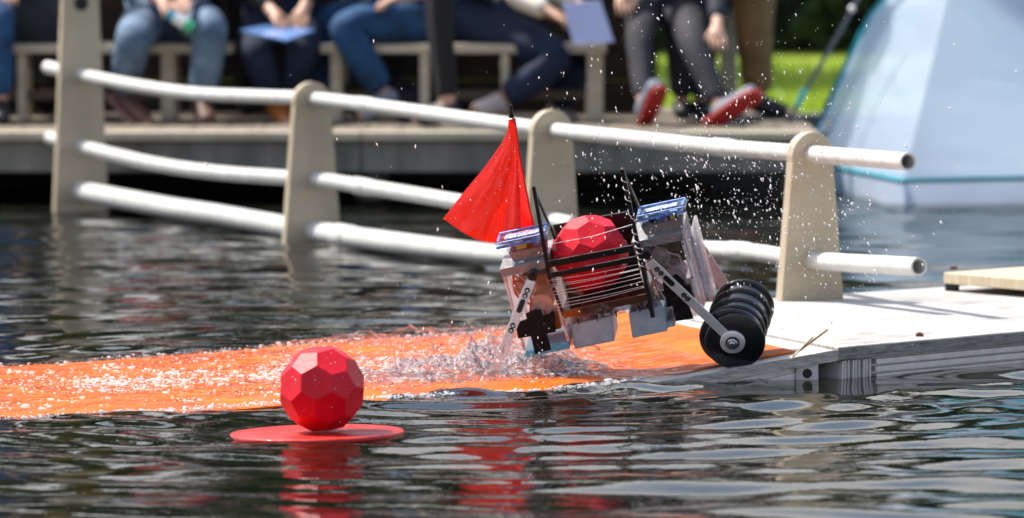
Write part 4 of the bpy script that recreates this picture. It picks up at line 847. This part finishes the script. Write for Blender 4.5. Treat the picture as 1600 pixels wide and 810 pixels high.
# things in their hands
c = at(435, 52, 26.42)
q = MB(); a_ = [at(376, 50, 26.40), at(448, 66, 26.25), at(492, 50, 26.45), at(430, 40, 26.62)]; q.prism(a_, (0, 0, .010)); fo_ = build('folder', q, mat('blue_folder', (.03, .24, .60), .3, var=.5, scale=5, coat=.4, col2=(.25, .40, .80)), None, origin=c, bevel=.002); tag(fo_, 'flat blue and lilac folder lying on the lap of the person in black', 'folder')
c = at(920, 36, 26.42); q = MB(); q.prism([at(878, 6, 26.40), at(938, 1, 26.40), at(959, 66, 26.36), at(896, 70, 26.36)], (.001, .004, .001)); pa = build('paper_sheets', q, mat('lilac_paper', (.50, .56, .86), .7, var=.06, scale=30), None, origin=c); tag(pa, 'pale blue sheets of paper held by the person in the cream sweater', 'paper')
c = at(285, 32, 26.35); bt = empty('water_bottle', c, 'small bottle with teal cap and green base held by the person in the red top', 'bottle')
M = Matrix.Translation(c)@Matrix.Rotation(rad(35), 4, 'Y')@Matrix.Rotation(rad(100), 4, 'X')
a0, a1 = at(267, 24, 26.36), at(297, 43, 26.34)
q = MB(); q.tube([a0.lerp(a1, .2), a0.lerp(a1, .75)], .026, 16); build('bottle_body', q, mat('bottle_white', (.75, .8, .8), .08, coat=1), bt)
q = MB(); q.tube([a0.lerp(a1, -.15), a0.lerp(a1, .195)], .022, 16); build('bottle_cap', q, mat('bottle_teal', (.02, .35, .5), .2, coat=1), bt)
q = MB(); q.tube([a0.lerp(a1, .755), a0.lerp(a1, 1.15)], .027, 16); build('bottle_base', q, mat('bottle_green', (.03, .42, .18), .1, coat=1), bt)

# ================================================================== TENT ON ITS RAFT
tn = at(1412, 272, 25.4); tent = empty('tent', (2.3, 26.4, .09), 'pale blue translucent tent with teal seams at the right', 'tent')
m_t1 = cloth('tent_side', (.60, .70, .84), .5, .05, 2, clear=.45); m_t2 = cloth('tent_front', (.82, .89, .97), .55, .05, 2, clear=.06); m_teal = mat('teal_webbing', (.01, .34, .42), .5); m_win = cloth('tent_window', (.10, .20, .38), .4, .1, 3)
zb_ = .105
N0 = V3((tn.x, tn.y, zb_)); N1 = at(1479, 5, 25.80); L0 = V3((at(1254, 0, 27.2).x, 27.2, zb_)); L1 = at(1355, 35, 27.0); AP = at(1700, -262, 26.9)
R0_ = V3((3.75, 26.3, zb_)); R1 = V3((3.45, 26.4, N1.z)); K0 = V3((3.3, 28.0, zb_)); K1 = V3((3.1, 27.7, N1.z))
def panel(name, P, m, sag=.03, nu=24, parent=tent, wr=.012):
    a, b, c_, d_ = P; nrm = (b-a).cross(d_-a).normalized()
    if nrm.dot(V3((2.4, 26.7, .6))-a) < 0: nrm = -nrm
    def fn_(u, v):
        p = (a*(1-u)+b*u)*(1-v)+(d_*(1-u)+c_*u)*v; e = 16*u*(1-u)*v*(1-v)
        k = wr*(mnoise.noise(V3((u*2.2+p.x, v*7, 1.3)))+.6*mnoise.noise(V3((u*5, v*15+u*4, 4)))); return p+nrm*(sag*e+k*min(1, e*3))
    q = MB(); q.grid(fn_, nu, nu); return build(name, q, m, parent)
def prof_pt(b, m_, v):
    """nearly straight from the foot to the shoulder, then bending over to the apex"""
    if v < .5: return b.lerp(m_, v*2)
    t = (v-.5)*2; c_ = m_+(m_-b)*.22; return m_*(1-t)**2+c_*2*t*(1-t)+AP*t*t
def gore(name, B, M_, m, sag=.03, nu=30, nv=48, wr=.010, v0=0, v1=.70):
    """one cloth face of the dome, from its foot over the shoulder to the apex"""
    cen = V3((2.4, 26.7, .5))
    def fn_(u, v):
        v = v0+(v1-v0)*v; b = B[0].lerp(B[1], u); m_ = M_[0].lerp(M_[1], u); p = prof_pt(b, m_, v)
        out = (m_-cen); out.z = .35; out.normalize(); e = 4*u*(1-u)*min(1, 6*v)
        k = wr*(mnoise.noise(V3((u*2.2+p.x, v*6, 1.3)))+.7*mnoise.noise(V3((u*4, v*14+u*5, 4)))+.35*mnoise.noise(V3((u*9, v*30+u*9, 7)))); return p+out*(sag*e*(1-v)+k*min(1, e*2))
    q = MB(); q.grid(fn_, nu, nv); return build(name, q, m, tent)
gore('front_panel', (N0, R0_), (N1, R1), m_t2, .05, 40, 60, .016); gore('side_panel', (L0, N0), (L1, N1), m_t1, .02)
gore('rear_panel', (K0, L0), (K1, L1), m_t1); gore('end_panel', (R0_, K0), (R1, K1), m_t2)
for B_g, M_g in (((N0, R0_), (N1, R1)), ((L0, N0), (L1, N1)), ((K0, L0), (K1, L1)), ((R0_, K0), (R1, K1))):
    gore('crown_panel', B_g, M_g, cloth('teal_crown', (.05, .50, .58), .55, .06, 2), .03, 24, 16, .008, .70, 1)
def rib(a, m_): return [prof_pt(a, m_, i/20) for i in range(21)]
q = MB(); off = V3((0, -.035, 0)); w0 = at(1538, 2, 25.92); q.grid(lambda u, v: (w0*(1-u)+at(1680, 100, 25.95)*u)*(1-v)+(at(1570, -60, 26.1)*(1-u)+at(1690, -75, 26.15)*u)*v+V3((0, .02*sin(pi*u)*sin(pi*v), 0)), 10, 10); build('window', q, m_win, tent)
for P, r_ in ((rib(L0, L1), .016), (rib(N0, N1)[13:], .007), (rib(R0_, R1), .016), (rib(K0, K1), .016), ([L0, N0], .009), ([N0, R0_], .009), ([rib(R0_, R1)[14], rib(N0, N1)[14]], .012)):
    q = MB(); q.tube(P, r_, 8); build('seam', q, m_teal, tent)
q = MB(); q.tube([at(1350, -20, 26.2), at(1312, 50, 26.3), at(1268, 125, 26.4), at(1232, 190, 26.5)], .009, 8); po_ = build('guy_pole', q, mat('grey_pole', (.10, .12, .15), .3, .5), tent)
q = MB(); q.tube([at(1258, 140, 26.41), at(1246, 166, 26.43)], .013, 8); build('pole_sleeve', q, m_teal, po_); q = MB(); q.blob(at(1331, 14, 26.2), .016, 2); build('pole_joint', q, m_wht, po_)
q = MB(); q.tube(smooth_path([at(1283, 182, 26.6), at(1293, 188, 26.55), at(1293, 205, 26.5), at(1284, 212, 26.5)], 6), .007, 8); build('hook', q, m_blk, tent)
dn_ = lambda p, z: V3((p.x, p.y, z))
for nm, P0, P1 in (('skirt', N0, R0_), ('skirt', L0, N0), ('skirt', K0, L0), ('skirt', R0_, K0)):
    q = MB(); q.grid(lambda u, v: dn_(P0.lerp(P1, u), .101-.13*v)+V3((0, .02*v+.012*v*mnoise.noise(V3((u*14, v*2, P0.x))), 0)), 40, 6); build(nm, q, cloth('tent_skirt', (.66, .74, .90), .45, .1, 4), tent)
ins = lambda p, z: V3((p.x, p.y, z))+(V3((2.45, 26.8, 0))-V3((p.x, p.y, 0))).normalized()*.14
raft = MB(); raft.hexa([ins(p, -.12) for p in (N0, R0_, K0, L0)], [ins(p, .07) for p in (N0, R0_, K0, L0)])
ro_ = build('raft', raft, mat('raft_white', (.70, .77, .86), .5, var=.1), None, origin=(2.3, 26.4, 0), bevel=.01); tag(ro_, 'low white raft hidden beneath the skirt of the pale blue tent', 'raft')

# ================================================================== TREES, HEDGE, GRASS
m_leaf = mat('leaf_green', (.025, .048, .012), .7, var=.45, scale=.8, col2=(.045, .075, .018), spec=.25); m_bark = mat('brown_bark', (.17, .095, .035), .85, var=.4, scale=5, bump=1, bscale=14, stretch=(3, 3, .6), col2=(.25, .15, .06))
def leaves(n, fn_, size, seed):
    r = np.random.default_rng(seed); q = MB(); c = [fn_(r) for _ in range(n)]
    for p in c:
        a = Vector(r.normal(size=3)).normalized(); b = a.cross(Vector(r.normal(size=3))).normalized(); s = size*(.6+.8*r.random())
        q.add([p-a*s-b*s*.15, p-b*s*.5, p+a*s, p+b*s*.5], [(0, 1, 2, 3)])
    return q
def tree(loc, hgt, crown_r, trunk_r, label, n=1800, leaf=.34, seed=1, group=None, flare=1.0, base=.32):
    o = empty('tree', loc, label, 'tree', group); r = random.Random(seed); L = V3(loc)
    q = MB(); q.tube([L+V3((0, 0, -.05)), L+V3((0, 0, .12)), L+V3((.02, 0, .5)), L+V3((.05, 0, hgt*base)), L+V3((.12, .05, hgt*.6)), L+V3((.1, .1, hgt*.85))], [trunk_r*1.45*flare, trunk_r*1.15*flare, trunk_r, trunk_r*.85, trunk_r*.5, trunk_r*.15], 14); tr_ = build('trunk', q, m_bark, o)
    cl = []
    for k in range(9):
        a = r.uniform(0, 6.28); z = hgt*r.uniform(base+.12, .9); rr = crown_r*r.uniform(.35, .8); e = L+V3((cos(a)*rr, sin(a)*rr, z)); cl.append((e, crown_r*r.uniform(.3, .5)))
        q = MB(); q.tube([L+V3((.06, 0, z*.72)), (L+V3((.06, 0, z*.8))).lerp(e, .55), e], [trunk_r*.3, trunk_r*.18, trunk_r*.06], 6); build('limb', q, m_bark, o)
    cl.append((L+V3((.1, .1, hgt*.9)), crown_r*.45))
    def fn_(g):
        e, rr = cl[int(g.integers(len(cl)))]; v = g.normal(size=3); v /= np.linalg.norm(v); return e+V3(v)*rr*(g.random()**.4)
    build('crown', leaves(n, fn_, leaf, seed), m_leaf, o); return o
tree((-2.6, 35.6, LAWN_Z), 9, 2.0, .14, 'tree on the lawn shading a strip of grass behind the benches', 1500, .22, 5)
kinds = [tree((-17, 50, LAWN_Z), 7.0, 4.0, .26, 'leafy tree in the belt beyond the hedge', 2600, .5, 7, 'trees beyond the hedge', base=.16), tree((-8, 54, LAWN_Z), 7.8, 4.3, .28, 'leafy tree in the belt beyond the hedge', 2600, .55, 9, 'trees beyond the hedge', base=.16)]
for i, (x, y) in enumerate(((0, 50), (8, 55), (16, 51), (24, 56), (-25, 55), (4, 62), (-13, 63), (12, 64))):
    c = copy_tree(kinds[i % 2]); c.location = (x, y, LAWN_Z); c.rotation_euler = (0, 0, i*1.3); c.scale = [.9+.2*((i*37) % 5)/5]*3
hd = empty('hedge', (0, 39.5, LAWN_Z), 'long dark green hedge at the far edge of the lawn', 'hedge')
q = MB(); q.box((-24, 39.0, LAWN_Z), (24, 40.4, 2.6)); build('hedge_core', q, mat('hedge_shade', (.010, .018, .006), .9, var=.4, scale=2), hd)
def hfn(g):
    f_ = g.random()
    if f_ < .75: return V3((g.uniform(-8, 8) if g.random() < .6 else g.uniform(-24, 24), 39-g.random()*.25, LAWN_Z+g.random()*2.5))
    return V3((g.uniform(-24, 24), g.uniform(38.8, 40.5), 2.55+g.random()*.3))
build('hedge_leaves', leaves(9000, hfn, .13, 31), m_leaf, hd)
gr = MB(); rg_ = np.random.default_rng(8)
for _ in range(16000):
    D = 28.35+8.5*rg_.random()**1.5; x = rg_.uniform(-.095, .095)*D; a = rg_.uniform(0, 6.28); h_ = rg_.uniform(.03, .075); b = V3((x, D, LAWN_Z)); s = V3((cos(a), sin(a), 0))*.006; t = V3((rg_.normal(0, .02), rg_.normal(0, .02), h_))
    gr.add([b-s, b+s, b+t], [(0, 1, 2)])
build('grass', gr, cloth('grass_blade', (.28, .40, .02), .5, .35, 2))['kind'] = 'stuff'
